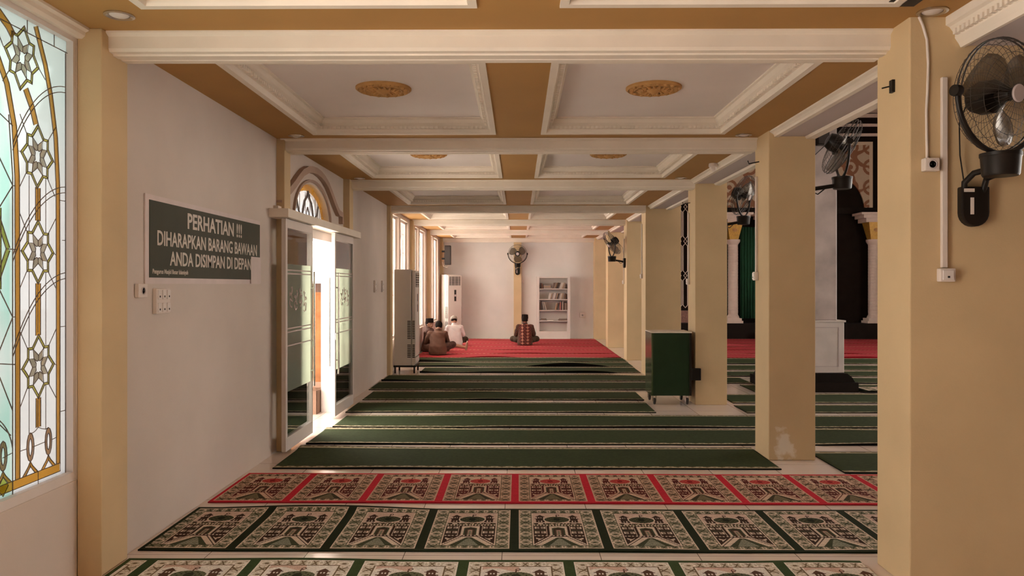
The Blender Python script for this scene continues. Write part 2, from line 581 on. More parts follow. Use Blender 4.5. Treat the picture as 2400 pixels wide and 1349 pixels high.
# lintel beam along the pillar row with its mouldings, bay by bay
edges = [-4.0] + [v for p in PILLARS for v in (p[2], p[3])]
for k in range(0, len(edges) - 1, 2):
    a, b = edges[k], edges[k + 1]
    xb = 2.42
    zb = 2.95 if k == 0 else 3.052
    struct('beam', MB().box(xb, 2.78, a, b, zb, 3.125), M['lilac'],
           ['greyish lintel above the entrance bay', 'greyish lintel between the big fan pillar and the peeling pillar',
            'greyish lintel between the peeling pillar and the cabinet pillar', 'greyish lintel over the green cabinet aisle',
            'greyish lintel above the far green carpets', 'greyish lintel above the first red carpets',
            'greyish lintel above the last red carpets'][k // 2], 'beam')
    t = MB()
    if k == 0:
        prof = [(0.0, 0.0), (-0.02, 0.0), (-0.03, 0.02), (-0.05, 0.05), (-0.05, 0.07), (-0.08, 0.11), (-0.10, 0.12), (-0.10, 0.165), (0, 0.165)]
        t.prism([(xb + p, zb - 0.01 + q) for p, q in prof], b - a, 'y', a)
        yy = b - 0.03
        while yy > 2.2:
            t.box(xb - 0.078, xb - 0.045, yy - 0.022, yy, 3.0, 3.03)
            yy -= 0.04
    else:
        t.prism([(xb + p, 3.115 - q) for p, q in ((0.03, 0), (-0.05, 0), (-0.05, 0.024), (-0.03, 0.034), (-0.012, 0.05), (-0.008, 0.068), (0.03, 0.072))], b - a, 'y', a)
        t.prism([(2.70, zb + 0.01), (2.70, zb - 0.006), (2.715, zb - 0.024), (2.79, zb - 0.028), (2.795, zb + 0.01)], b - a, 'y', a)
    struct('trim_%d' % (k // 2 + 1), t, M['trim'],
           ['deep toothed cream cornice running to the big fan pillar', 'cream mouldings on the lintel between the big fan pillar and the peeling pillar',
            'cream mouldings on the lintel between the peeling pillar and the cabinet pillar', 'cream mouldings on the lintel over the green cabinet aisle',
            'cream mouldings on the lintel above the far green carpets', 'cream mouldings on the lintel above the first red carpets',
            'cream mouldings on the lintel above the last red carpets'][k // 2], 'moulding')

# cross beams with lipped undersides
beam_names = ['pale cross beam nearest the stained glass window', 'pale cross beam over the near end of the sliding doors',
              'pale cross beam over the far end of the sliding doors', 'pale cross beam above the nearer air conditioner',
              'pale cross beam above the seated group of three', 'pale cross beam between the last two coffered bays',
              'pale cross beam against the end wall']
for i, y0 in enumerate(BEAMS):
    xl = -2.36
    xr = PILLARS[i][0] + (0.0 if i else 0.0)
    d = 0.26
    pr = [(y0, SOF + 0.02), (y0, 3.012), (y0 + 0.012, 2.995), (y0 + 0.05, 2.992), (y0 + 0.055, 2.982), (y0 + 0.11, 2.982),
          (y0 + 0.115, 2.987), (y0 + d - 0.115, 2.987), (y0 + d - 0.11, 2.982), (y0 + d - 0.055, 2.982), (y0 + d - 0.05, 2.992), (y0 + d - 0.012, 2.995),
          (y0 + d, 3.012), (y0 + d, SOF + 0.02)]
    mb = MB().prism(pr, xr - xl, 'x', xl)
    # slim cornice strips where the beam meets the soffit
    mb.prism([(y0 + 0.002, SOF + 0.012), (y0 - 0.03, SOF + 0.012), (y0 - 0.028, SOF - 0.01), (y0, SOF - 0.025)], xr - xl, 'x', xl)
    if i < 6:
        mb.prism([(y0 + d - 0.002, SOF + 0.012), (y0 + d + 0.03, SOF + 0.012), (y0 + d + 0.028, SOF - 0.01), (y0 + d, SOF - 0.025)], xr - xl, 'x', xl)
    struct('beam', mb, M['trim'], beam_names[i], 'beam')

# tan soffit with coffers
XA, XI = 1.94, 0.25
bays = [(-4.0, 4.4), (4.66, 7.62), (7.88, 10.62), (10.88, 14.05), (14.31, 17.1), (17.36, 20.25), (20.51, 23.72)]
cof = [(1.2, 3.97), (5.0, 7.34), (8.22, 10.34), (11.22, 13.72), (14.62, 16.82), (17.66, 19.95), (20.8, 23.42)]
sf = MB()
pn = MB()
for (b0, b1), (c0, c1) in zip(bays, cof):
    a0, a1 = b0 - 0.13, b1 + 0.13
    if b0 < 0:
        a0 = -4.0
    zt = 3.34
    sf.box(-2.62, -XA, a0, a1, SOF, zt)
    sf.box(-XI, XI, a0, a1, SOF, zt)
    sf.box(XA, 2.62, a0, a1, SOF, zt)
    for s in (-1, 1):
        xa, xb_ = sorted((s * XI, s * XA))
        sf.box(xa, xb_, a0, c0, SOF, zt)
        sf.box(xa, xb_, c1, a1, SOF, zt)
        pn.box(xa - 0.01, xb_ + 0.01, c0 - 0.01, c1 + 0.01, 3.235, 3.30)
struct('ceiling', sf, M['tan'], 'tan painted soffit bands framing the ceiling coffers', 'ceiling')
struct('ceiling_coffers', pn, M['panel'], 'pale recessed coffer panels of the ceiling', 'ceiling')

tn = 8
prof = [(-0.035, SOF), (-0.035, SOF - 0.012), (0.012, SOF - 0.012), (0.018, SOF + 0.004), (0.022, SOF + 0.03), (0.045, SOF + 0.036),
        (0.050, SOF + 0.058), (0.075, SOF + 0.080), (0.088, SOF + 0.112), (0.105, SOF + 0.118), (0.105, 3.236)]
bayword = ['entrance bay', 'bay of the notice board', 'bay of the sliding doors', 'bay after the sliding doors', 'bay above the nearer air conditioner',
           'bay above the seated group', 'bay at the end wall']
for bi, (c0, c1) in enumerate(cof):
    for s in (-1, 1):
        xa, xb_ = sorted((s * XI, s * XA))
        t = MB()
        vs, fs = [], []
        for d, z in prof:
            vs += [(xa + d, c0 + d, z), (xb_ - d, c0 + d, z), (xb_ - d, c1 - d, z), (xa + d, c1 - d, z)]
        for i in range(len(prof) - 1):
            for k in range(4):
                l = (k + 1) % 4
                fs.append((i * 4 + k, i * 4 + l, i * 4 + 4 + l, i * 4 + 4 + k))
        t.add(vs, fs)
        if bi < 4:      # small teeth
            xx = xa + 0.06
            while xx < xb_ - 0.06:
                t.box(xx, xx + 0.022, c1 - 0.064, c1 - 0.040, SOF + 0.030, SOF + 0.054)
                xx += 0.042
            yy = c0 + 0.06
            while yy < c1 - 0.07:
                t.box(xa + 0.040, xa + 0.064, yy, yy + 0.022, SOF + 0.030, SOF + 0.054)
                t.box(xb_ - 0.064, xb_ - 0.040, yy, yy + 0.022, SOF + 0.030, SOF + 0.054)
                yy += 0.042
        struct('trim_%d' % tn, t, M['trim'], 'cream toothed coffer cornice on the %s side in the %s' % ('window' if s < 0 else 'pillar', bayword[bi]), 'moulding')
        tn += 1

# ceiling medallions
def medallion(x, yc, label):
    r = empty('ceiling_medallion', (x, yc, 3.235))
    tag(r, label, 'ceiling medallion', 'ochre medallions in the coffers')
    MB().lathe([(0.222, 0.0), (0.222, -0.012), (0.205, -0.024), (0.19, -0.014), (0.165, -0.016), (0.15, -0.028), (0.135, -0.018), (0.06, -0.022)], n=48).build('disc', M['medal'], r, True)
    p = MB()
    for k in range(16):
        a = 2 * PI * k / 16
        p.lathe([(0.001, -0.034), (0.014, -0.030), (0.020, -0.020), (0.020, -0.012)], (0.178 * math.cos(a), 0.178 * math.sin(a), 0), 8)
        b = a + PI / 16
        p.tube([(0.065 * math.cos(b), 0.065 * math.sin(b), -0.02), (0.10 * math.cos(b + 0.1), 0.10 * math.sin(b + 0.1), -0.03), (0.135 * math.cos(b), 0.135 * math.sin(b), -0.022)], [0.006, 0.014, 0.005], 6)
    p.build('relief', M['medal'], r, True)
    MB().lathe([(0.06, -0.02), (0.05, -0.035), (0.03, -0.045), (0.012, -0.055), (0.001, -0.056)], n=24).build('boss', M['medal'], r, True)


for bi in (1, 2):
    yc = sum(cof[bi]) / 2
    for s in (-1, 1):
        medallion(s * 1.085, yc, 'round ochre plaster medallion in the %s coffer of the %s' % ('window-side' if s < 0 else 'pillar-side', bayword[bi]))


def downlight(x, yc, label):
    r = empty('downlight', (x, yc, SOF))
    tag(r, label, 'downlight', 'recessed downlights in the tan soffit')
    MB().lathe([(0.078, 0.0), (0.078, -0.006), (0.066, -0.010), (0.052, -0.004), (0.052, 0.0)], n=32).build('trim_ring', M['chrome'], r, True)
    MB().lathe([(0.051, -0.002), (0.040, -0.008), (0.02, -0.014), (0.001, -0.016)], n=24).build('bulb', M['plastic'], r, True)


downlight(-2.15, 4.12, 'chrome downlight in the tan soffit beside the stained glass window')
downlight(2.20, 4.10, 'chrome downlight in the tan soffit above the big fan pillar')
for (x, yy, lb) in ((2.18, 7.45, 'small downlight in the soffit by the peeling pillar'), (-2.16, 7.45, 'small downlight in the soffit by the first door pilaster'),
                    (2.2, 10.42, 'small downlight in the soffit by the cabinet pillar'), (-2.16, 10.42, 'small downlight in the soffit by the far door pilaster')):
    downlight(x, yy, lb)

h = MB().box(1.90, 2.06, 3.86, 4.02, SOF - 0.004, SOF - 0.001)  # dark plate stands for the shade inside a hole in the soffit
h.box(1.97, 2.0, 3.88, 3.97, SOF - 0.012, SOF - 0.004)
tag(h.build('hole_shade_plate', M['dark']), 'dark plate coloured as the shade in a square soffit hole', 'hatch')


# ------------------------------------------------------------------ stained glass window beside the camera
def arc_pts(p0, p1, p2, n=14):
    out = []
    for k in range(n + 1):
        t = k / n
        out.append(tuple((1 - t) ** 2 * a + 2 * t * (1 - t) * b + t * t * c for a, b, c in zip(p0, p1, p2)))
    return out


GX = -2.545          # glass plane
UC = 3.28            # centre line of the design
U0, U1, Z0, Z1 = 2.30, 4.30, 0.60, 3.02
win = empty('window_1', (-2.56, UC, 0.54))
tag(win, 'large stained glass window with a pointed arch and star rosettes', 'window', kind='structure')


def wpart(mb, name, m, smooth=False):
    o = mb.build(name, m, None, smooth)
    o.parent = win
    o.matrix_parent_inverse = Matrix.Translation(Vector((-2.56, UC, 0.54))).inverted()
    return o


# pane with its colouring: mint inside the arch, clear outside
nu, nz = 100, 121
us = np.linspace(U0, U1, nu + 1)
zs = np.linspace(Z0, Z1, nz + 1)
Pw = np.zeros((nz + 1, nu + 1, 3))
Pw[..., 0] = GX
Pw[..., 1] = us[None, :]
Pw[..., 2] = zs[:, None]
uc = (us[:-1] + us[1:]) / 2
zc = (zs[:-1] + zs[1:]) / 2
UU, ZZ = np.meshgrid(np.abs(uc - UC), zc)
inner = np.where(ZZ < 2.3, 0.58, 0.58 - 0.36 * (np.clip(ZZ - 2.3, 0, 1) / 0.7) ** 1.5)
ns = (np.sin(UU * 9 + ZZ * 5) + np.sin(ZZ * 11 - UU * 6) + np.sin(UU * 23 + 1)) / 3
mint = np.clip((inner - UU) / 0.05, 0, 1) * np.clip(0.75 + 0.5 * ns, 0.15, 1) + 0.45 * np.clip((ZZ - 2.1) / 0.6, 0, 1)
mint = np.clip(mint, 0, 1)[..., None]
Cw = (1 - mint) * np.array([0.084, 0.090, 0.096]) + mint * np.array([0.044, 0.078, 0.073])
pane = grid_mesh('glass_pane', Pw, Cw, M['milk'])
pane.parent = win
pane.matrix_parent_inverse = Matrix.Translation(Vector((-2.56, UC, 0.54))).inverted()

lead = MB()
amb = MB()
yel = MB()
tau = MB()
pnk = MB()


def both(fn):
    fn(lambda u: UC + u)
    fn(lambda u: UC - u)


def line(pts, r=0.0032):
    for s in (1, -1):
        lead.tube([(GX + 0.006, UC + s * u, z) for u, z in pts], r, 5)


def band(mb, pts, wdt, x=0.004):
    """flat glass strip following a path (u, z), drawn on both halves, with lead edges"""
    for s in (1, -1):
        L, R = [], []
        for i, (u, z) in enumerate(pts):
            a = pts[max(i - 1, 0)]
            b = pts[min(i + 1, len(pts) - 1)]
            t = Vector((b[0] - a[0], b[1] - a[1])).normalized()
            nrm = Vector((-t.y, t.x)) * wdt / 2
            L.append((u + nrm.x, z + nrm.y))
            R.append((u - nrm.x, z - nrm.y))
        n = len(pts)
        vs = [(GX + x, UC + s * u, z) for u, z in L + R]
        mb.add(vs, [(i, i + 1, n + i + 1, n + i) for i in range(n - 1)])
        lead.tube([(GX + 0.007, UC + s * u, z) for u, z in L], 0.0026, 5)
        lead.tube([(GX + 0.007, UC + s * u, z) for u, z in R], 0.0026, 5)


def poly(mb, pts, x=0.005, edge=True):
    for s in (1, -1):
        vs = [(GX + x, UC + s * u, z) for u, z in pts]
        mb.add(vs, [tuple(range(len(pts)))])
        if edge:
            lead.tube([(GX + 0.008, UC + s * u, z) for u, z in pts], 0.0024, 5, closed=True)


D = lambda u: u - UC
# outer and inner amber bands that bend into the pointed arch
band(amb, [(D(4.215), 0.665), (D(4.215), 1.5), (D(4.212), 2.2), (D(4.192), 2.46), (D(4.147), 2.68), (D(4.10), 2.83), (D(4.018), 3.01)], 0.034)
band(amb, [(D(3.872), 0.665), (D(3.872), 1.4), (D(3.868), 2.2), (D(3.846), 2.45), (D(3.79), 2.65), (D(3.70), 2.80), (D(3.56), 2.93), (D(3.40), 3.01)], 0.036)
STARS = [(D(3.906), 2.811, -0.10), (D(4.032), 2.329, -0.02), (D(4.036), 1.825, 0), (D(4.040), 1.221, 0)]
band(amb, [(D(3.70), 3.0), (D(3.80), 2.94), (D(3.84), 2.90)], 0.045)
band(amb, [(D(3.935), 2.66), (D(3.985), 2.58), (D(4.020), 2.495)], 0.040)
band(amb, [(D(4.036), 2.165), (D(4.036), 1.99)], 0.040)
band(amb, [(D(4.038), 1.66), (D(4.038), 1.385)], 0.040)
band(amb, [(D(4.040), 1.055), (D(4.040), 0.90)], 0.040)
for a, b in ((2.16, 2.0), (1.65, 1.40), (1.045, 0.90)):
    line([(D(4.038), a), (D(4.038), b)], 0.002)
for (u, z, tw) in STARS:
    hw, hh = 0.14, 0.172
    rot = lambda du, dz: (u + du * math.cos(tw) - dz * math.sin(tw), z + du * math.sin(tw) + dz * math.cos(tw))
    # eight points: four long tips and four square corners
    out = []
    cx, cz, nx_, nz_ = 0.092, 0.105, 0.052, 0.052
    pts = [(0, hh), (nx_, cz), (cx, cz), (cx, nz_), (hw, 0), (cx, -nz_), (cx, -cz), (nx_, -cz), (0, -hh), (-nx_, -cz), (-cx, -cz), (-cx, -nz_), (-hw, 0), (-cx, nz_), (-cx, cz), (-nx_, cz)]
    O = [rot(*p) for p in pts]
    I = [rot(p[0] * 0.86, p[1] * 0.88) for p in pts]
    for i in range(16):
        j = (i + 1) % 16
        poly(yel, [O[i], O[j], I[j], I[i]])
    # taupe kite petals around a white oval: two to each quarter
    for sx in (-1, 1):
        for sz in (-1, 1):
            poly(tau, [rot(sx * p, sz * q) for p, q in ((0, 0.060), (0.044, 0.093), (0.038, 0.044), (0.013, 0.028), (0, 0.032))])
            poly(tau, [rot(sx * p, sz * q) for p, q in ((0.050, 0), (0.080, 0.047), (0.038, 0.044), (0.020, 0.018), (0.023, 0))])
            line([rot(sx * 0.044, sz * 0.093), rot(sx * nx_ * 0.86, sz * cz * 0.88)], 0.002)
    # ties to the bands
    for du, dz, eu, ez in ((cx, cz, 0.158, 0.19), (cx, -cz, 0.158, -0.19), (-cx, cz, -0.145, 0.19), (-cx, -cz, -0.145, -0.19), (hw, 0, 0.165, -0.012), (-hw, 0, -0.148, 0.0)) if abs(tw) < 0.05 else ((hw, 0, 0.20, -0.04), (-hw, 0, -0.19, 0.06), (-cx, -cz, -0.13, -0.17)):
        line([rot(du, dz), rot(eu, ez)], 0.0022)
# thin verticals
for u in (3.835, 4.285):
    line([(D(u), Z0), (D(u), 2.2), (D(u - (0.03 if u < 4 else 0)), 2.5 if u < 4 else 2.95)], 0.003)
for u in (3.965, 4.105):
    for a, b in ((0.875, 1.115), (1.33, 1.72), (1.93, 2.22)):
        line([(D(u), a), (D(u - (0.03 if a > 2.3 else 0)), b)], 0.002)
# sweeping double arcs
for z_ in (2.76, 2.20, 1.72):
    for dz in (0, -0.032):
        line(arc_pts((D(4.285), z_ + dz), (D(4.02), z_ - 0.03 + dz), (D(3.835), z_ - 0.40 + dz)), 0.0026)
# bottom band, ovals, triangles
for s in (1, -1):
    pass
poly(amb, [(0, 0.622), (D(4.232), 0.622), (D(4.232), 0.667), (0, 0.667)])
line([(D(4.04), 0.60), (D(4.04), 0.668)], 0.002)
for u in (3.76, 3.972, 4.125):
    n = 12
    o_ = [(D(u) + 0.030 * math.sin(2 * PI * k / n) * (1 if abs(math.cos(2 * PI * k / n)) < 0.95 else 0.4), 0.808 + 0.075 * math.cos(2 * PI * k / n)) for k in range(n)]
    i_ = [(D(u) + 0.013 * math.sin(2 * PI * k / n), 0.808 + 0.045 * math.cos(2 * PI * k / n)) for k in range(n)]
    for k in range(n):
        l = (k + 1) % n
        poly(pnk, [o_[k], o_[l], i_[l], i_[k]], edge=False)
    for ring in (o_, i_):
        for s in (1, -1):
            lead.tube([(GX + 0.008, UC + s * a, b) for a, b in ring], 0.0024, 5, closed=True)
    poly(amb, [(D(u), 0.735), (D(u) + 0.018, 0.71), (D(u) + 0.064, 0.667), (D(u) + 0.038, 0.667), (D(u), 0.708)])
    poly(amb, [(D(u), 0.735), (D(u) - 0.018, 0.71), (D(u) - 0.064, 0.667), (D(u) - 0.038, 0.667), (D(u), 0.708)])
poly(yel, [(D(3.76), 0.705), (D(3.80), 0.655), (D(3.76), 0.61), (D(3.72), 0.655)], 0.009)
line(arc_pts((D(4.04), 0.90), (D(4.10), 0.87), (D(4.125), 0.883)), 0.0022)
line(arc_pts((D(4.04), 0.90), (D(4.0), 0.87), (D(3.972), 0.883)), 0.0022)
line([(D(3.76), 0.80), (D(3.835), 0.81)], 0.0022)
line([(D(3.89), 0.805), (D(3.945), 0.805)], 0.0022)
line([(D(4.0), 0.805), (D(4.095), 0.81)], 0.0022)
line([(D(4.155), 0.81), (D(4.20), 0.815)], 0.0022)
# big yellow star in the middle and its rays
for zc_ in (1.83,):
    band(yel, [(D(3.80), zc_), (D(3.62), zc_ + 0.36)], 0.028)
    band(yel, [(D(3.80), zc_), (D(3.62), zc_ - 0.36)], 0.028)
    band(yel, [(D(3.735), zc_ - 0.2), (D(3.735), zc_ + 0.2)], 0.024)
    band(yel, [(D(3.735), zc_ + 0.2), (D(3.45), zc_ + 0.2)], 0.024)
    band(yel, [(D(3.735), zc_ - 0.2), (D(3.45), zc_ - 0.2)], 0.024)
    line([(D(3.80), zc_), (D(3.862), zc_)], 0.003)
    line([(D(3.735), zc_ + 0.2), (D(3.835), zc_ + 0.32), (D(3.855), zc_ + 0.32)], 0.003)
    line([(D(3.735), zc_ - 0.2), (D(3.835), zc_ - 0.34), (D(3.855), zc_ - 0.34)], 0.003)
line([(D(3.835), 2.15), (D(3.70), 2.32), (D(3.5), 2.62)], 0.003)
line([(D(3.835), 1.49), (D(3.70), 1.27), (D(3.835), 1.02)], 0.003)
line([(D(3.70), 1.27), (D(3.855), 1.25)], 0.003)
line([(D(3.70), 1.0), (D(3.82), 0.90)], 0.003)
line(arc_pts((D(3.6), 1.05), (D(3.80), 1.0), (D(3.835), 0.83)), 0.003)
line([(D(3.835), 2.45), (D(3.60), 2.55)], 0.003)
for u in (3.45, 3.7, 3.95, 4.18):
    line([(D(u), 2.955), (D(u), 3.02)], 0.0025)
line([(0, 2.955), (D(4.30), 2.955)], 0.003)
line([(D(4.255), 1.9), (D(4.285), 1.9)], 0.0022)
for z_ in (2.12, 1.42, 0.95):
    line([(D(4.235), z_), (D(4.285), z_)], 0.0022)
wpart(lead, 'lead_came', M['lead'])
wpart(amb, 'amber_band', M['amber'])
wpart(yel, 'yellow_border', M['yellow'])
wpart(tau, 'petal', M['taupe'])
wpart(pnk, 'oval_border', M['pinkglass'])
fr = MB()
for (a, b, c, d) in ((U0 - 0.045, U0, Z0 - 0.05, Z1 + 0.03), (U1, U1 + 0.035, Z0 - 0.05, Z1 + 0.03), (U0, U1, Z0 - 0.05, Z0), (U0, U1, Z1, Z1 + 0.03)):
    fr.box(-2.575, -2.505, a, b, c, d)
wpart(fr, 'window_frame', M['alu'])
for (z0, z1) in ((3.055, 3.075), (3.075, 3.105)):
    pass
struct('trim_40', MB().prism([(-2.50, 3.045), (-2.47, 3.045), (-2.455, 3.06), (-2.45, 3.08), (-2.43, 3.09), (-2.43, 3.106), (-2.50, 3.106)], 4.33 - 1.5, 'y', 1.5),
       M['trim'], 'cream moulding over the large stained glass window', 'moulding')

# narrow leaded windows further along
for i, (a, b) in enumerate(WINS):
    r = empty('window_%d' % (i + 2), (-2.52, (a + b) / 2, 0.6))
    tag(r, 'narrow leaded window, %s, beyond the glass doors' % ['first after the plain wall', 'second after the plain wall', 'third along the row', 'fourth along the row', 'fifth along the row', 'last before the corner'][i],
        'window', 'narrow leaded windows of the far bays', 'structure')
    L = (b - a) / 2
    f = MB()
    for (p, q, c, d) in ((-L, -L + 0.045, 0, 2.42), (L - 0.045, L, 0, 2.42), (-L + 0.045, L - 0.045, 0, 0.045), (-L + 0.045, L - 0.045, 2.375, 2.42)):
        f.box(-0.035, 0.035, p, q, c, d)
    f.build('window_frame', M['alu'], r)
    n1, n2 = 12, 30
    Pg = np.zeros((n2 + 1, n1 + 1, 3))
    Pg[..., 1] = np.linspace(-L + 0.04, L - 0.04, n1 + 1)[None, :]
    Pg[..., 2] = np.linspace(0.04, 2.38, n2 + 1)[:, None]
    a1, a2 = np.meshgrid(np.linspace(-1, 1, n1), np.linspace(0, 1, n2))
    k = (0.5 + 0.5 * np.sin(a2 * 13 + a1 * 3))[..., None] * 0.35
    Cg = (1 - k) * np.array([0.97, 0.98, 1.0]) + k * np.array([0.6, 0.72, 0.6])
    grid_mesh('glass_pane', Pg, Cg, M['farpane'], r)
    l = MB()
    for u in (-0.3, -0.1, 0.1, 0.3):
        l.tube([(0.006, u * L / 0.5, 0.04), (0.006, u * L / 0.5, 2.0), (0.006, u * 0.6, 2.38)], 0.004, 5)
    for z in (0.4, 0.85, 1.3, 1.75, 2.15):
        l.tube([(0.006, 0, z + 0.15), (0.006, 0.10, z), (0.006, 0, z - 0.15), (0.006, -0.10, z)], 0.004, 5, closed=True)
        l.tube([(0.006, -L + 0.04, z), (0.006, -0.1, z)], 0.003, 5)
        l.tube([(0.006, L - 0.04, z), (0.006, 0.1, z)], 0.003, 5)
    l.build('lead_came', M['lead'], r)
    am = MB()
    for u in (-0.40, 0.40):
        am.box(0.002, 0.004, u * L / 0.5 - 0.02, u * L / 0.5 + 0.02, 0.05, 2.37)
    am.build('amber_band', M['amber'], r)

# ------------------------------------------------------------------ doorway: pelmet, fanlight, sliding doors, yard
struct('trim_41', MB().box(-2.40, -2.21, 7.36, 10.76, 2.305, 2.39).box(-2.40, -2.35, 7.5, 10.65, 2.39, 2.43), M['trim'], 'white pelmet box covering the sliding door track', 'door track cover', bevel=0.004)

# ogee hood moulding over the fanlight
def hood(yc, prof, w, x0, x1):
    mb = MB()
    n = len(prof)
    inn, out = [], []
    for i in range(n):
        a = prof[max(i - 1, 0)]
        b = prof[min(i + 1, n - 1)]
        t = Vector((b[0] - a[0], b[1] - a[1])).normalized()
        nr = Vector((-t.y, t.x)) * w
        inn.append(prof[i])
        out.append((prof[i][0] + nr.x, prof[i][1] + nr.y))
    for i in range(n - 1):
        q = [inn[i], inn[i + 1], out[i + 1], out[i]]
        mb.add([(x, yc + a, b) for x in (x0, x1) for a, b in q], [(0, 1, 2, 3), (7, 6, 5, 4), (0, 4, 5, 1), (2, 6, 7, 3), (1, 5, 6, 2), (3, 7, 4, 0)])
    return mb


half = [(-1.28, 2.47), (-1.28, 2.56), (-1.16, 2.56), (-1.12, 2.56), (-1.02, 2.60), (-0.86, 2.68), (-0.70, 2.77), (-0.54, 2.85), (-0.36, 2.905), (-0.18, 2.935), (0, 2.945)]
pr = half + [(-a, b) for a, b in reversed(half[:-1])]
M['hood'] = mat('mauve_brown_plaster', (0.40, 0.28, 0.215), 0.75, 0.05, 4)
struct('trim_42', hood(YC, pr, 0.075, -2.40, -2.345), M['hood'], 'brown ogee hood moulding above the fanlight', 'moulding')
ap = [(YC - 0.78 * math.cos(PI * k / 24) - YC, ZF + 0.44 * math.sin(PI * k / 24)) for k in range(25)]
struct('trim_43', hood(YC, ap, 0.03, -2.41, -2.375), M['hood'], 'brown arch edging around the fanlight', 'moulding')

fl = empty('window_8', (-2.47, YC, ZF))
tag(fl, 'arched leaded fanlight over the sliding doors', 'window', kind='structure')
pts = [(-RW * math.cos(PI * k / 24), RH * math.sin(PI * k / 24)) for k in range(25)]
M['fanpane'] = glass_mat('pale_fanlight_glass', (0.24, 0.27, 0.30), 1.0, 0.15, 0.03, diffuse=0.12)
g = MB().add([(0, a, b) for a, b in pts], [tuple(range(25))])
g.build('glass_pane', M['fanpane'], fl)
g = MB()
for k in range(24):
    (a, b), (c, d) = pts[k], pts[k + 1]
    g.add([(0.004, a, b), (0.004, c, d), (0.004, c * 0.86, d * 0.82), (0.004, a * 0.86, b * 0.82)], [(0, 1, 2, 3)])
g.build('amber_band', M['amber'], fl)
g = MB()
for s in (1, -1):
    g.tube([(0.01, s * u, z) for u, z in ((0.0, 0.345), (0.04, 0.28), (0.14, 0.22), (0.20, 0.12), (0.26, 0.0))], 0.014, 6)
    g.tube([(0.01, s * u, z) for u, z in ((0.26, 0.0), (0.30, 0.05), (0.38, 0.09), (0.46, 0.21))], 0.012, 6)
    for u in (0.1, 0.33, 0.45, 0.55):
        g.tube([(0.008, s * u, 0), (0.008, s * u, 0.33 * math.sqrt(max(0.02, 1 - (u / 0.66) ** 2)))], 0.004, 5)
    g.tube([(0.008, s * 0.06, 0), (0.008, s * 0.05, 0.10), (0.008, 0, 0.16)], 0.008, 5)
g.build('lead_came', M['lead'], fl)


def sliding_door(name, y0, y1, handle_y, label, other):
    r = empty(name, (-2.28, (y0 + y1) / 2, 0.0))
    tag(r, label, 'glass door', 'sliding glass doors', 'structure')
    L = (y1 - y0) / 2
    f = MB()
    f.box(-0.022, 0.022, -L, -L + 0.055, 0.03, 2.30)
    f.box(-0.022, 0.022, L - 0.03, L, 0.03, 2.30)
    f.box(-0.022, 0.022, -L + 0.055, L - 0.03, 0.03, 0.16)
    f.box(-0.022, 0.022, -L + 0.055, L - 0.03, 2.21, 2.30)
    f.build('door_frame', M['alu'], r, bevel=0.003)
    MB().box(-0.004, 0.004, -L + 0.05, L - 0.025, 0.15, 2.22).build('glass', M['clear'], r)
    fm = MB()
    fm.add([(0.0055, a, b) for a, b in ((-L + 0.055, 0.60), (L - 0.03, 0.60), (L - 0.03, 1.86), (-L + 0.055, 1.86))], [(0, 1, 2, 3)])
    fo = fm.build('frosted_film', M['frost'], r)
    st = MB()
    for z in (1.80, 1.765, 1.22, 1.185, 1.05):
        st.box(0.006, 0.008, -L + 0.06, L - 0.035, z - 0.006, z + 0.006)
    st.build('film_stripe', M['paper'], r)
    sq = MB()
    rnd = random.Random(3 if y0 < 9 else 4)
    for k in range(4):
        uu = -0.28 + 0.17 * k
        zz = 1.62 - 0.05 * (k % 2)
        sq.tube([(0.008, uu + 0.045 * math.sin(j * 0.55 + k) + 0.012 * math.sin(j * 1.7), zz - 0.007 * j + 0.03 * math.sin(j * 0.75 + 2 * k)) for j in range(26)], [0.002 + 0.005 * abs(math.sin(j * 0.5 + k)) for j in range(26)], 6)
    sq.build('script_decal', M['paper'], r)
    hd = MB()
    hd.tube([(0.045, handle_y, 0.55), (0.045, handle_y, 1.80)], 0.012, 10)
    ho = hd.build('handle', M['chrome'], r, True)
    kb = MB()
    for z in (0.72, 1.62):
        kb.tube([(0.0, handle_y, z), (0.045, handle_y, z)], 0.010, 8)
    kb.build('handle_bracket', M['chrome'], ho, True)
    lk = MB().box(-0.026, 0.030, -L + 0.01 if other else L - 0.028, -L + 0.04 if other else L - 0.004, 0.98, 1.06)
    lk.build('lock', M['chrome'], r)
    return r


sliding_door('door_1', 7.44, 8.42, 0.46, 'sliding glass door leaf nearest the notice board', False)
sliding_door('door_2', 9.44, 10.50, -0.44, 'sliding glass door leaf beyond the open gap', True)
# fixed white post with its own pull bar at the far side of the opening
jb = empty('door_3', (-2.47, 10.0, 0))
tag(jb, 'white door edge with pull bar at the far side of the opening', 'door', kind='structure')
MB().box(-0.10, 0.05, -0.02, 0.05, 0.0, 2.36).build('door_frame', M['alu'], jb)
MB().tube([(0.02, -0.07, 0.6), (0.02, -0.07, 1.75)], 0.013, 10).build('handle', M['chrome'], jb, True)
struct('trim_44', MB().box(-2.56, -2.40, 8.10, 10.25, 2.20, 2.40).box(-2.60, -2.40, 8.04, 8.10, 0, 2.4), M['alu'], 'white lining of the open doorway', 'door lining')

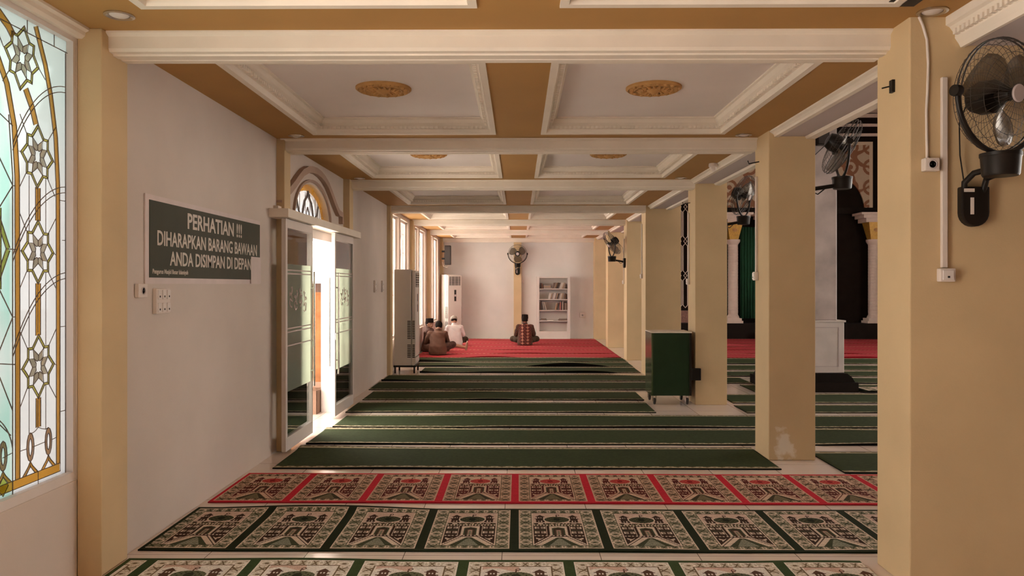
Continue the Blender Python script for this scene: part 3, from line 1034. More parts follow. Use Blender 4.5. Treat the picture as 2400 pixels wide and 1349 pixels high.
# yard beyond the doorway
struct('roof_shade_slab', MB().box(-5.2, -2.62, 4.5, 25.5, 3.45, 3.55), M['panel'], 'pale slab added to shade the doorway and the far windows', 'roof')  # added slab cutting sky and sun on the yard and far windows
struct('wall_yard', MB().box(-6.2, -6.0, 6, 26, -0.04, 1.35), M['concrete'], 'low pale yard wall beyond the doorway', 'wall')
M['knot'] = mat('dark_knot', (0.07, 0.025, 0.01), 0.7)
bd = empty('wooden_board', (-3.35, 11.9, -0.04))
tag(bd, 'tall knotty wooden board standing outside the open doorway', 'board')
MB().box(-0.45, 0.33, 0, 0.035, 0, 1.58).build('plank', M['wood'], bd, bevel=0.004)
for k in range(9):
    kn = MB().lathe([(0.001, 0), (0.018, 0.0), (0.022, 0.002)], (random.uniform(-0.4, 0.25), -0.002, 0.12 + 0.16 * k), 10, Matrix.Rotation(PI / 2, 3, 'X'))
    kn.build('knot', M['knot'], bd)
cb = empty('storage_cabinet', (-4.05, 13.4, -0.04))
tag(cb, 'dark wooden cabinet standing outside behind the knotty board', 'cabinet')
MB().box(-0.6, 0.6, -0.2, 0.25, 0, 1.72).build('body', M['brownsarong'], cb)
MB().box(-0.62, 0.62, -0.22, 0.27, 1.72, 1.76).build('top', M['paper'], cb)
ob = empty('cardboard_box', (-2.78, 9.95, -0.04))
tag(ob, 'open brown cardboard box on the ground outside the doorway', 'box')
b_ = MB()
for (x0, x1, y0, y1) in ((-0.2, 0.2, -0.15, -0.145), (-0.2, 0.2, 0.145, 0.15), (-0.2, -0.195, -0.15, 0.15), (0.195, 0.2, -0.15, 0.15)):
    b_.box(x0, x1, y0, y1, 0, 0.34)
b_.box(-0.2, 0.2, -0.15, 0.15, 0, 0.006)
b_.build('body', M['card'], ob)
for (a, b, c) in ((0, -0.15, 1), (0, 0.15, -1)):
    fp = MB()
    fp.add([(-0.2, b, 0.34), (0.2, b, 0.34), (0.2, b - c * 0.10, 0.40), (-0.2, b - c * 0.10, 0.40), (-0.2, b, 0.344), (0.2, b, 0.344), (0.2, b - c * 0.10, 0.404), (-0.2, b - c * 0.10, 0.404)],
           [(0, 1, 2, 3), (7, 6, 5, 4), (0, 4, 5, 1), (2, 6, 7, 3), (1, 5, 6, 2), (3, 7, 4, 0)])
    fp.build('flap', M['card'], ob)
MB().lathe([(0.001, 0), (0.035, 0.0), (0.036, 0.002)], (0.02, -0.152, 0.19), 16, Matrix.Rotation(PI / 2, 3, 'X')).build('printed_mark', M['dark'], ob)

# ------------------------------------------------------------------ notice board and wall sockets
sg = empty('notice_board', (-2.398, 6.01, 1.95))
tag(sg, 'dark green notice with white capitals on the white wall', 'notice')
MB().box(0, 0.008, -1.11, 1.075, -0.29, 0.29).build('backing', M['paper'], sg)
MB().box(0.008, 0.012, -1.06, 1.06, -0.25, 0.255).build('board', M['signboard'], sg)


def text(body, y0, y1, zbase, cap, bold, parent):
    cu = bpy.data.curves.new('lettering', 'FONT')
    cu.body = body
    cu.size = 1.0
    cu.offset = bold
    cu.extrude = 0.02
    cu.resolution_u = 3
    o = bpy.data.objects.new('lettering', cu)
    COL.objects.link(o)
    bpy.context.view_layer.update()
    me = bpy.data.meshes.new_from_object(o.evaluated_get(bpy.context.evaluated_depsgraph_get()))
    bpy.data.objects.remove(o)
    n = len(me.vertices)
    co = np.empty(n * 3, np.float32)
    me.vertices.foreach_get('co', co)
    co = co.reshape(-1, 3)
    x0, x1 = co[:, 0].min(), co[:, 0].max()
    capsel = 0.692
    out = np.empty_like(co)
    out[:, 1] = y0 + (co[:, 0] - x0) / (x1 - x0) * (y1 - y0)
    out[:, 2] = zbase + co[:, 1] / capsel * cap
    out[:, 0] = 0.0135 + co[:, 2] * 0.05
    # one mesh per word: cut where the gap between neighbouring letters is a space
    cuts, reach = [], None
    for a_, b_ in sorted((co[list(p.vertices), 0].min(), co[list(p.vertices), 0].max()) for p in me.polygons):
        if reach is not None and a_ - reach > 0.16:
            cuts.append((a_ + reach) / 2)
        reach = b_ if reach is None else max(reach, b_)
    which = np.searchsorted(cuts, co[:, 0])
    for w_ in range(len(cuts) + 1):
        idx = np.where(which == w_)[0]
        new = {int(k): j for j, k in enumerate(idx)}
        fs = [[new[k] for k in p.vertices] for p in me.polygons if p.vertices[0] in new]
        mw = bpy.data.meshes.new('lettering')
        mw.from_pydata([tuple(map(float, out[k])) for k in idx], [], fs)
        mw.materials.append(M['signtext'])
        m = bpy.data.objects.new('lettering', mw)
        COL.objects.link(m)
        m.parent = parent
    bpy.data.meshes.remove(me)


text('PERHATIAN !!!', 5.517 - 6.01, 6.60 - 6.01, 2.06 - 1.95, 0.108, 0.022, sg)
text('DIHARAPKAN BARANG BAWAAN', 5.053 - 6.01, 6.98 - 6.01, 1.917 - 1.95, 0.096, 0.016, sg)
text('ANDA DISIMPAN DI DEPAN', 5.236 - 6.01, 6.83 - 6.01, 1.787 - 1.95, 0.094, 0.016, sg)
text('Pengurus Masjid Besar Islamiyah', 4.988 - 6.01, 5.524 - 6.01, 1.727 - 1.95, 0.030, 0.012, sg)
pp = MB().box(0.014, 0.016, 0.815, 1.075, -0.285, -0.045)
tag(pp.build('paper_sheet', M['paper']), 'white paper sheet stuck over the lower corner of the dark green notice', 'paper')
bpy.data.objects['paper_sheet'].location = (-2.40, 6.01, 1.95)
bpy.data.objects['paper_sheet'].location.x += 0.002


def wall_plate(name, loc, wdt, hgt, label, cat, kind, rows=1, cols=1, rz=PI / 2, group=None, depth=0.03):
    """small white fitting on a wall; local -y is out of the wall, x across"""
    r = empty(name, loc, rz)
    tag(r, label, cat, group)
    MB().box(-wdt / 2, wdt / 2, -depth, 0, -hgt / 2, hgt / 2).build('cover_plate', M['plastic'], r, bevel=0.006)
    for i in range(rows):
        for j in range(cols):
            x = (j - (cols - 1) / 2) * wdt / cols
            z = (i - (rows - 1) / 2) * hgt / rows
            if kind == 'socket':
                MB().lathe([(0.024, 0), (0.026, 0.003), (0.020, 0.004), (0.018, -0.002)], (x, -depth, z), 20, Matrix.Rotation(PI / 2, 3, 'X')).build('outlet_ring', M['lilac'], r, True)
                MB().box(x - 0.011, x - 0.006, -depth - 0.005, -depth + 0.002, z - 0.003, z + 0.003).box(x + 0.006, x + 0.011, -depth - 0.005, -depth + 0.002, z - 0.003, z + 0.003).build('pin_hole', M['dark'], r)
            else:
                a, b = wdt / cols * 0.34, hgt / rows * 0.36
                MB().box(x - a, x + a, -depth - 0.006, -depth + 0.002, z - b, z + b).build('rocker', M['alu'], r, bevel=0.002)
                MB().box(x - 0.006, x + 0.006, -depth - 0.008, -depth - 0.005, z - b * 0.6, z - b * 0.2).build('indicator', M['dark'], r)
    return r


wall_plate('wall_socket', (-2.40, 4.835, 1.615), 0.115, 0.09, 'single white socket under the dark green notice', 'socket', 'socket')
wall_plate('light_switch', (-2.40, 5.115, 1.545), 0.20, 0.17, 'double row of white rocker switches below the dark green notice', 'switch', 'switch', 2, 3)
wall_plate('light_switch', (-2.40, 12.75, 1.63), 0.10, 0.20, 'white switch plate on the wall past the glass doors, nearer the doors', 'switch', 'switch', 2, 1)
wall_plate('light_switch', (-2.40, 13.45, 1.63), 0.10, 0.20, 'white switch plate on the wall past the glass doors, nearer the air conditioner', 'switch', 'switch', 2, 1)
wall_plate('wall_socket', (2.0, 24.0, 0.72), 0.17, 0.16, 'white socket on the end wall beside the bookcase', 'socket', 'socket', rz=0)

# fittings on the pillars: conduits with junction boxes
def conduit(loc, h, label, rz, wdt=0.032):
    o = MB().box(-wdt / 2, wdt / 2, -0.022, 0, 0, h).build('cable_conduit', M['plastic'], bevel=0.004)
    o.location = loc
    o.rotation_euler = (0, 0, rz)
    return tag(o, label, 'conduit')


conduit((2.305, 4.19, 1.745), 1.03, 'long white conduit on the big fan pillar', 0)
wall_plate('light_switch', (2.312, 4.19, 1.705), 0.085, 0.072, 'white box at the foot of the long conduit on the big fan pillar', 'switch', 'switch', depth=0.04, rz=0)
wall_plate('wall_socket', (2.226, 4.19, 2.30), 0.082, 0.07, 'white socket at the end of the thin cable on the big fan pillar', 'socket', 'socket', depth=0.045, rz=0)
cb_ = MB().tube([(2.165, 4.17, 3.10), (2.19, 4.18, 3.06), (2.215, 4.183, 2.98), (2.222, 4.183, 2.85), (2.218, 4.183, 2.70), (2.212, 4.183, 2.60), (2.214, 4.183, 2.45), (2.216, 4.183, 2.33)], 0.007, 8)
tag(cb_.build('cable', M['plastic'], None, True), 'thin white cable running down the big fan pillar to its socket', 'cable')
br = MB().box(2.108, 2.125, 4.35, 4.385, 2.74, 2.81).tube([(2.10, 4.37, 2.775), (2.06, 4.37, 2.765)], 0.004, 6)
tag(br.build('bracket', M['black']), 'small black bracket on the narrow side of the big fan pillar', 'bracket')
for i, (x, yy, z, lb) in enumerate(((2.36, 7.60, 1.74, 'the peeling pillar'), (2.44, 10.98, 1.70, 'the pillar behind the green cabinet'),
                                    (2.33, 14.45, 1.82, 'the wide pillar beyond the green cabinet'), (2.38, 17.28, 1.72, 'the pillar with the aisle fan'))):
    conduit((x, yy, z + 0.03), 0.95, 'thin white conduit on ' + lb, -PI / 2, 0.024)
    wall_plate('light_switch', (x, yy, z), 0.07, 0.085, 'small white switch box on ' + lb, 'switch', 'switch', depth=0.04, rz=-PI / 2)
    hk = MB().tube([(x, yy - 0.05, z + 1.12), (x - 0.10, yy - 0.05, z + 1.10), (x - 0.11, yy - 0.05, z + 1.13)], 0.006, 6)
    if i < 2:
        tag(hk.build('wall_hook', M['black'], None, True), 'small black hook high on ' + lb, 'hook')
conduit((0.118, 24.0, 1.80), 1.0, 'thin white conduit beside the end wall pilaster', 0, 0.03)
wall_plate('light_switch', (0.125, 24.0, 1.765), 0.09, 0.085, 'white switch box beside the end wall pilaster', 'switch', 'switch', depth=0.04, rz=0)


# ------------------------------------------------------------------ wall fans
def wall_fan(loc, rz, label, arm=0.22, yaw=0.0, tilt=0.0, level=False):
    """local -y points out of the wall"""
    r = empty('wall_fan', loc, rz)
    tag(r, label, 'fan', 'black oscillating wall fans')
    n = 20
    cap = [(0.075 * math.cos(a), 0.035 + 0.045 * math.sin(a)) for a in [PI * k / 8 for k in range(9)]]
    cap = [(0.075, 0.08), (-0.075, 0.08)] + [(-0.075 * math.cos(a), -0.06 - 0.075 * math.sin(a)) for a in [PI * k / 12 for k in range(13)]]
    MB().prism([(a_, b_ + (0.10 if level else 0)) for a_, b_ in cap], -0.05, 'y', 0.0).build('wall_plate', M['black'], r, bevel=0.008)
    (MB().box(-0.03, -0.012, -0.053, -0.049, -0.07, 0.02) if not level else MB()).box(-0.065, -0.01, -0.054, -0.049, 0.05, 0.068).build('plate_label', M['plastic'], r)
    a = MB()
    if level:
        a.tube([(0, -0.03, 0.10), (0, -arm, 0.145)], 0.02, 10)
        a.tube([(0.03, -0.03, 0.10), (0.045, -arm * 0.4, 0.06), (0.03, -arm * 0.7, 0.14)], 0.006, 6)
    else:
      a.tube([(-0.055, -0.035, 0.06), (-0.062, -0.05, 0.10), (-0.035, -0.09, 0.145), (0.0, -arm * 0.7, 0.155), (0.02, -arm, 0.15)], 0.016, 10)
      a.tube([(0.045, -0.035, 0.05), (0.05, -0.06, 0.12), (0.04, -arm * 0.75, 0.13), (0.03, -arm, 0.13)], 0.016, 10)
    a.build('arm', M['black'], r, True)
    c = Vector((0.0, -arm - 0.02, 0))
    MB().lathe([(0.080, 0.105), (0.086, 0.115), (0.092, 0.20), (0.096, 0.205), (0.096, 0.222), (0.06, 0.228), (0.0, 0.228)], (c.x, c.y, 0), 28).build('oscillator_housing', M['black'], r, True)
    hub = Vector((c.x, c.y, 0.515))
    Ry = Matrix.Rotation(yaw, 3, 'Z')
    Rt = Ry @ Matrix.Rotation(tilt, 3, 'X')        # tilt > 0 bows the front down
    R = 0.285
    yk = MB()
    yk.tube([hub + Ry @ Vector((0.295 * math.cos(t), 0, 0.295 * math.sin(t))) for t in [PI + PI * k / 20 for k in range(21)]], 0.0125, 10)
    yo = yk.build('yoke', M['black'], r, True)
    for s in (-1, 1):
        kb = MB().lathe([(0.026, -0.012), (0.030, 0.0), (0.028, 0.028), (0.0, 0.03)], hub + Ry @ Vector((s * 0.29, 0, 0)), 14, Ry @ Matrix.Rotation(s * PI / 2, 3, 'Y'))
        kb.build('pivot_knob', M['black'], yo, True)
    gd = MB()
    P = lambda x, y, z: hub + Rt @ Vector((x, y, z))
    nw = 44
    # front dome bulges to -y, back dome to +y
    for s, dp in ((-1, 0.085), (1, 0.095)):
        for k in range(nw):
            t = 2 * PI * (k + (0.5 if s > 0 else 0)) / nw
            pts = []
            for j in range(7):
                q = j / 6
                rr = R * (0.16 + 0.84 * math.sin(q * PI / 2))
                tt = t + 0.10 * (1 - q) * s
                pts.append(P(rr * math.cos(tt), s * dp * math.cos(q * PI / 2) * 0.96 + s * 0.012, rr * math.sin(tt)))
            gd.tube(pts, 0.0011, 3, caps=False)
        for rr in (0.16, 0.45, 0.72, 0.92):
            q = math.asin((rr - 0.16) / 0.84) if rr > 0.16 else 0
            gd.tube([P(R * rr * math.cos(2 * PI * k / 36), s * dp * math.cos(q) * 0.96 + s * 0.012, R * rr * math.sin(2 * PI * k / 36)) for k in range(36)], 0.0014, 4, closed=True)
    for s in (-1, 1):
        gd.tube([P(R * math.cos(2 * PI * k / 48), s * 0.012, R * math.sin(2 * PI * k / 48)) for k in range(48)], 0.0045, 6, closed=True)
    gd.build('guard', M['wire'], r, True)
    mt = MB().lathe([(0.045, 0.02), (0.085, 0.03), (0.088, 0.10), (0.07, 0.15), (0.03, 0.165), (0.0, 0.165)], hub, 24, Rt @ Matrix.Rotation(-PI / 2, 3, 'X'))
    mt.build('motor', M['black'], r, True)
    MB().lathe([(0.03, -0.06), (0.034, -0.05), (0.034, 0.0), (0.02, 0.03)], hub, 18, Rt @ Matrix.Rotation(-PI / 2, 3, 'X')).build('hub', M['black'], r, True)
    MB().lathe([(0.043, -0.004), (0.045, 0.0), (0.040, 0.006), (0.0, 0.007)], hub + Rt @ Vector((0, -0.097, 0)), 24, Rt @ Matrix.Rotation(PI / 2, 3, 'X')).build('badge', M['lilac'], r, True)
    for k in range(3):
        t0 = 2 * PI * k / 3 + 0.4
        vs = []
        nr_, na = 7, 7
        for i in range(nr_):
            rr = 0.032 + (R * 0.90 - 0.032) * i / (nr_ - 1)
            wdt = (0.28 + 0.46 * math.sin(PI * min(1, i / (nr_ - 1) * 0.8 + 0.12)))
            for j in range(na):
                v = j / (na - 1) - 0.5
                tt = t0 + v * 2 * wdt + 0.25 * i / (nr_ - 1)
                vs.append(P(rr * math.cos(tt), -0.02 + v * 0.075, rr * math.sin(tt)))
        fs = [(i * na + j, i * na + j + 1, (i + 1) * na + j + 1, (i + 1) * na + j) for i in range(nr_ - 1) for j in range(na - 1)]
        bl = MB().add(vs, fs).build('blade', M['smoke'], r, True)
        so = bl.modifiers.new('thickness', 'SOLIDIFY')
        so.thickness = 0.003
    cd = MB().tube([(-0.05, -0.03, 0.08), (-0.075, -0.03, 0.25), (-0.09, -0.05, 0.42), hub + Rt @ Vector((-0.06, 0.13, 0))], 0.004, 6)
    cd.build('power_cord', M['black'], r, True)
    return r


wall_fan((2.455, 4.19, 2.10), 0, 'big black wall fan on the wide near pillar', 0.24, yaw=math.radians(20), tilt=0.10)
wall_fan((2.80, 7.50, 2.48), PI / 2, 'black fan on the hall side of the peeling pillar', 0.33, yaw=math.radians(-10), tilt=math.radians(30), level=True)
wall_fan((2.88, 10.85, 2.40), PI / 2, 'black fan on the hall side of the pillar behind the cabinet', 0.27, yaw=math.radians(-34), tilt=math.radians(22), level=True)
wall_fan((2.38, 17.1, 2.07), -PI / 2, 'black fan bowed over the aisle from the far cream pillar', 0.28, yaw=math.radians(8), tilt=math.radians(36), level=True)
wall_fan((-0.025, 23.86, 2.10), 0, 'black wall fan high on the end wall pilaster', 0.22, yaw=0.0, tilt=0.06)

# ------------------------------------------------------------------ carpets
G_DARK = np.array(s8(20, 20, 12)) * 0.6
def rug_points(x0, x1, y0, y1, nx, ny, thick, lift_f, lift_b, seed, skew=0.0):
    xs = np.linspace(x0, x1, nx + 1)
    vs = np.linspace(0, 1, ny + 1)
    X, V = np.meshgrid(xs, vs)
    wf = wob(X, seed) * 0.012
    wbk = wob(X, seed + 50) * 0.012
    Y = (y0 + wf) * (1 - V) + (y1 + wbk) * V + skew * (X - x0)
    lf = np.clip(wob(X, seed + 9, 4, 0.9), 0, 1) * lift_f
    lb_ = np.clip(wob(X, seed + 19, 4, 0.9), 0, 1) * lift_b
    Z = thick + lf * np.exp(-((V * (y1 - y0)) / 0.10) ** 2) + lb_ * np.exp(-(((1 - V) * (y1 - y0)) / 0.10) ** 2)
    return np.stack([X, Y, Z], -1)


def rug(name, x0, x1, y0, y1, C, edge, label, cat, group=None, thick=0.012, lift_f=0.02, lift_b=0.015, seed=1, skew=0.0):
    """C: (ny, nx, 3) pattern, row 0 at the near edge; a dark bound edge falls to the floor all round"""
    ny, nx = C.shape[:2]
    P = rug_points(x0, x1, y0, y1, nx, ny, thick, lift_f, lift_b, seed, skew)
    if name == 'prayer_mat':
        C = C * np.array([0.95, 1.0, 1.12])
    P = np.pad(P, ((1, 1), (1, 1), (0, 0)), mode='edge')
    P[0, :, 2] = P[-1, :, 2] = 0.001
    P[:, 0, 2] = P[:, -1, 2] = 0.001
    Cp = np.empty((ny + 2, nx + 2, 3))
    Cp[:] = edge
    Cp[1:-1, 1:-1] = C
    o = grid_mesh(name, P, Cp, M['carpet'])
    return tag(o, label, cat, group)


def green_pattern(nx, seed, wdt=0.88):
    ny = 44
    v = (np.arange(ny) + 0.5) / ny * wdt
    C = np.empty((ny, nx, 3))
    r = np.random.RandomState(seed)
    green = np.array(s8(54, 64, 42)) * (0.92 + 0.2 * r.rand())
    pale = np.array(s8(168, 158, 132))
    mid = np.array(s8(104, 96, 70))
    dk = np.array(s8(22, 22, 13))
    C[:] = green
    C *= (1 + 0.05 * r.randn(ny, nx, 1))
    xx = np.arange(nx)
    for lo, hi in ((0.02, 0.085), (wdt - 0.075, wdt - 0.02)):
        for i in np.where((v > lo) & (v < hi))[0]:
            k = (v[i] - lo) / (hi - lo)
            ph = np.abs((xx % 6) / 3.0 - 1) * 0.6 + 0.2
            m_ = (np.abs(ph - k) < 0.26)[:, None]
            C[i] = np.where(m_, pale, mid)
            if k < 0.2 or k > 0.82:
                C[i] = pale
    C[v < 0.02] = dk
    C[v > wdt - 0.02] = dk
    return C


rows = [  # y front, y back, x left, x right, lifts, label
    (6.88, 7.78, -2.21, 2.352, 0.012, 'plain green carpet runner nearest the red patterned mats'),
    (7.93, 8.79, -2.20, 9.0, 0.02, 'second plain green carpet runner, just past the peeling pillar'),
    (8.89, 9.70, -2.16, 9.0, 0.03, 'third plain green carpet runner, level with the open doorway'),
    (9.93, 10.78, -2.24, 1.78, 0.02, 'fourth plain green carpet runner, ending before the cabinet wheels'),
    (11.0, 11.88, -2.24, 1.80, 0.03, 'fifth plain green carpet runner, ending beside the green cabinet'),
    (12.07, 13.06, -2.36, 3.2, 0.012, 'sixth plain green carpet runner, passing behind the green cabinet'),
    (13.20, 14.05, -2.36, 2.30, 0.03, 'seventh plain green carpet runner, just before the nearer air conditioner'),
    (14.45, 15.35, -1.86, 2.30, 0.08, 'plain green carpet runner starting beside the nearer air conditioner'),
    (15.55, 16.35, -2.3, 2.32, 0.10, 'last but one plain green runner before the red carpets'),
    (16.50, 17.38, -2.3, 2.34, 0.08, 'last plain green runner before the red carpets')]
for i, (y0, y1, x0, x1, lf, lb) in enumerate(rows):
    nx = int((x1 - x0) / 0.022)
    rug('carpet_runner', x0, x1, y0, y1, green_pattern(nx, i), np.array(s8(14, 13, 9)), lb, 'carpet', 'plain green carpet runners of the aisle',
        thick=0.010, lift_f=lf, lift_b=0.02, seed=100 + i)
ORD = ['nearest', 'second', 'third', 'fourth', 'fifth', 'sixth', 'seventh', 'eighth']
hrows = [(6.75, 7.60, 2.86), (9.93, 10.55, 2.95), (10.75, 11.6, 3.0), (11.85, 12.7, 3.65), (12.9, 13.7, 3.3), (13.9, 14.7, 3.1), (14.95, 15.8, 3.0), (16.1, 17.3, 3.0)]
for i, (y0, y1, x0) in enumerate(hrows):
    for k, (xa, xb_) in enumerate([(x0, 3.92), (5.26, 11.0)] if i in (3, 4) else [(x0, 11.0)]):
        nx = int((xb_ - xa) / 0.05)
        rug('carpet_runner', xa, xb_, y0, y1, green_pattern(nx, 30 + i), np.array(s8(14, 13, 9)), 'green carpet runner of the hall%s, %s from the patterned mats' % ((', before the marble column' if k == 0 else ', past the marble column') if i in (3, 4) else '', ORD[i]), 'carpet',
            'plain green carpet runners of the hall', thick=0.010, lift_f=0.015, lift_b=0.015, seed=140 + i)


def red_pattern(nx, seed, wdt):
    ny = 36
    v = (np.arange(ny) + 0.5) / ny * wdt
    r = np.random.RandomState(seed)
    C = np.empty((ny, nx, 3))
    C[:] = np.array(s8(178, 68, 75))
    C *= (1 + 0.06 * r.randn(ny, nx, 1))
    pale = np.array(s8(215, 165, 140))
    deep = np.array(s8(120, 18, 26))
    xx = np.arange(nx)
    for lo in (0.05, wdt - 0.07):
        i = np.argmin(np.abs(v - lo))
        C[i] = np.where((xx % 2 == 0)[:, None], pale, np.array(s8(196, 100, 92)))
    C[v < 0.03] = deep
    C[np.abs(v - wdt / 2) < 0.012] = np.array(s8(150, 30, 38))
    return C


rr_ = [17.42, 18.48, 19.55, 20.62, 21.69, 22.76]
for i, y0 in enumerate(rr_):
    for part, (x0, x1) in enumerate(((-2.36 if i < 5 else -1.72, 2.33), (2.98, 11.0))):
        nx = int((x1 - x0) / 0.05)
        where = ['first from the green runners', 'second from the green runners', 'third from the green runners', 'third from the end wall', 'second from the end wall', 'along the end wall'][i]
        rug('carpet_runner', x0, x1, y0, y0 + (1.02 if i < 5 else 0.72), red_pattern(nx, i, 1.05), np.array(s8(110, 14, 22)),
            'red carpet runner %s, %s' % ('of the aisle' if part == 0 else 'of the main hall', where), 'carpet', 'red carpet runners of the %s' % ('aisle' if part == 0 else 'hall'),
            thick=0.010, lift_f=(0.06, 0.03, 0.01)[i] if i < 3 else 0.0, lift_b=0.01, seed=170 + i + 20 * part)


# patterned prayer strips, one mosque picture after another
def mosque(kind, W=138, H=186):
    """one panel: x to the right, row 0 at the near side. Returns linear colours (H, W, 3)."""
    if kind == 'red':
        strip, dome, dome2 = s8(196, 38, 52), s8(190, 70, 62), s8(140, 30, 34)
        brown, pale, bg, bg2 = s8(84, 28, 24), s8(205, 168, 138), s8(150, 118, 92), s8(62, 54, 34)
        path, leaf, sky = s8(118, 104, 76), s8(92, 78, 48), s8(205, 172, 142)
    elif kind == 'green':
        strip, dome, dome2 = s8(34, 40, 22), s8(54, 56, 36), s8(28, 30, 18)
        brown, pale, bg, bg2 = s8(58, 38, 28), s8(212, 190, 164), s8(128, 122, 96), s8(64, 66, 44)
        path, leaf, sky = s8(138, 138, 116), s8(92, 84, 58), s8(204, 174, 152)
    else:
        strip, dome, dome2 = s8(58, 72, 40), s8(100, 100, 72), s8(52, 54, 36)
        brown, pale, bg, bg2 = s8(92, 64, 48), s8(228, 216, 196), s8(196, 182, 156), s8(118, 98, 72)
        path, leaf, sky = s8(170, 166, 140), s8(140, 120, 92), s8(226, 216, 198)
    C = np.empty((H, W, 3))
    X, Y = np.meshgrid((np.arange(W) + 0.5) / W, (np.arange(H) + 0.5) / H)
    C[:] = strip
    xm = np.abs(X - 0.5)

    def put(mask, col):
        C[mask] = col
    # woven border ground with its scrolling motif
    b0, y0b, y1b = 0.452, 0.045, 0.965
    bord = (xm < b0) & (Y > y0b) & (Y < y1b)
    put(bord, bg)
    side = bord & (xm > 0.29)
    k = (Y - y0b) * 11.0
    fx = (xm - 0.371) / 0.075
    ph = (k % 1.0) - 0.5
    alt = (np.floor(k) % 2 == 0)
    put(side & alt & (np.abs(np.abs(fx) - np.abs(ph) * 1.6) < 0.16), bg2)
    put(side & ~alt & (np.abs(np.sqrt(fx ** 2 + (ph * 2.4) ** 2) - 0.75) < 0.17), pale)
    put(side & ~alt & (np.sqrt(fx ** 2 + (ph * 2.4) ** 2) < 0.28), bg2)
    put(side & alt & (np.abs(fx) < 0.9) & (np.abs(ph) > 0.36) & (np.abs(np.sin(fx * 6)) > 0.5), pale)
    ends = bord & (xm <= 0.29) & ((Y < 0.115) | (Y > 0.875))
    ke = (X - 0.21) * 17.2
    pe = (ke % 1.0) - 0.5
    fe = np.where(Y < 0.5, (Y - 0.08) / 0.035, (Y - 0.92) / 0.045)
    ae = (np.floor(ke) % 2 == 0)
    put(ends & ae & (np.abs(np.abs(fe) - np.abs(pe) * 1.8) < 0.24), bg2)
    put(ends & ~ae & (np.abs(np.sqrt(fe ** 2 + (pe * 2.2) ** 2) - 0.7) < 0.24), pale)
    # pale outline of the border
    ol = (xm < b0) & (Y > y0b) & (Y < y1b) & ~((xm < b0 - 0.016) & (Y > y0b + 0.012) & (Y < y1b - 0.012))
    put(ol, pale)
    # picture field
    fx0, fy0, fy1 = 0.285, 0.115, 0.875
    if kind == 'cream':
        fx0 = 0.315
    fld = (xm < fx0) & (Y > fy0) & (Y < fy1)
    put((xm < fx0 + 0.022) & (Y > fy0 - 0.012) & (Y < fy1 + 0.012), bg2)
    put((xm < fx0 + 0.010) & (Y > fy0 - 0.004) & (Y < fy1 + 0.004), pale)
    p = (X - 0.5) / (2 * fx0) + 0.5
    q = (Y - fy0) / (fy1 - fy0)
    pm = np.abs(p - 0.5)
    put(fld, sky)
    if kind == 'cream':
        put(fld & (q > 0.93 + 0.04 * np.sin(p * 9)) & (p < 0.55), s8(206, 172, 150))
    # minarets
    for c in (0.155, 0.845):
        d = np.abs(p - c)
        put(fld & (q > 0.62) & (q < 0.80) & (d < 0.085), brown)
        put(fld & (q > 0.795) & (q < 0.815) & (d < 0.115), brown)
        put(fld & (q > 0.815) & (q < 0.875) & (d < 0.065), brown)
        put(fld & (q > 0.87) & (q < 0.885) & (d < 0.10), brown)
        put(fld & (q > 0.885) & (d < 0.085 - (q - 0.885) * 1.5), brown)
        put(fld & (q > 0.67) & (q < 0.69) & (d < 0.11), pale)
        put(fld & (q > 0.70) & (q < 0.75) & (np.abs(d - 0.03) < 0.012), pale)
        put(fld & (q > 0.83) & (q < 0.86) & (np.abs(d - 0.022) < 0.010), pale)
        put(fld & (q > 0.63) & (q < 0.66) & (d < 0.05) & (np.abs(np.sin(p * 120)) > 0.4), pale)
    # dome with finial
    e = ((p - 0.5) / 0.255) ** 2 + ((q - 0.785) / 0.100) ** 2
    put(fld & (e < 1.25), pale)
    put(fld & (e < 1.0), dome)
    put(fld & (e < 0.9) & (e > 0.15) & (np.sin(p * 70) * np.sin(q * 95) > 0.45), dome2 if kind != 'green' else leaf)
    put(fld & (((p - 0.5) / 0.07) ** 2 + ((q - 0.79) / 0.05) ** 2 < 1), dome2)
    put(fld & (pm < 0.012) & (q > 0.87) & (q < 0.92), brown)
    mo = np.sqrt(((p - 0.53) / 0.035) ** 2 + ((q - 0.935) / 0.022) ** 2)
    put(fld & (mo < 1.15) & (mo > 0.65), brown)
    # tangled parapet
    pr_ = fld & (q > 0.575) & (q < 0.70) & ~(e < 1.0) & (np.abs(pm - 0.345) > 0.085)
    put(pr_ & (q < 0.67), leaf)
    put(pr_ & (q < 0.67) & (np.sin(p * 61 + q * 30) * np.cos(q * 80 - p * 25) > 0.25), pale)
    put(pr_ & (q < 0.66) & (np.sin(p * 47 - q * 50) > 0.6), brown)
    put(fld & (q > 0.575) & (q < 0.62), leaf)
    put(fld & (q > 0.58) & (q < 0.62) & (np.abs((p * 16) % 1 - 0.5) < 0.2), pale)
    # wings with windows
    put(fld & (q > 0.29) & (q < 0.575), brown)
    for c in (0.075, 0.20, 0.80, 0.925):
        d = np.abs(p - c)
        for z in (0.345, 0.485):
            put(fld & (d < 0.045) & (q > z) & (q < z + 0.062) & (np.abs(d - 0.022) > 0.004) & (np.abs(d) > 0.005), pale)
    put(fld & (q > 0.42) & (q < 0.455) & (pm > 0.25), tuple(0.6 * a + 0.4 * b for a, b in zip(bg2, brown)))
    # gate
    put(fld & (pm < 0.245) & (q > 0.29) & (q < 0.575), brown)
    put(fld & (np.abs(pm - 0.235) < 0.012) & (q > 0.29) & (q < 0.575), pale)
    put(fld & (pm < 0.175) & (q > 0.29) & (q < 0.56), pale)
    put(fld & (pm < 0.125) & (q > 0.29) & (q < 0.535 - pm * 0.25), bg2)
    put(fld & (pm < 0.095) & (q > 0.29) & (q < 0.50 - pm * 0.2), brown)
    put(fld & (pm < 0.062) & (q > 0.29) & (q < 0.46), leaf)
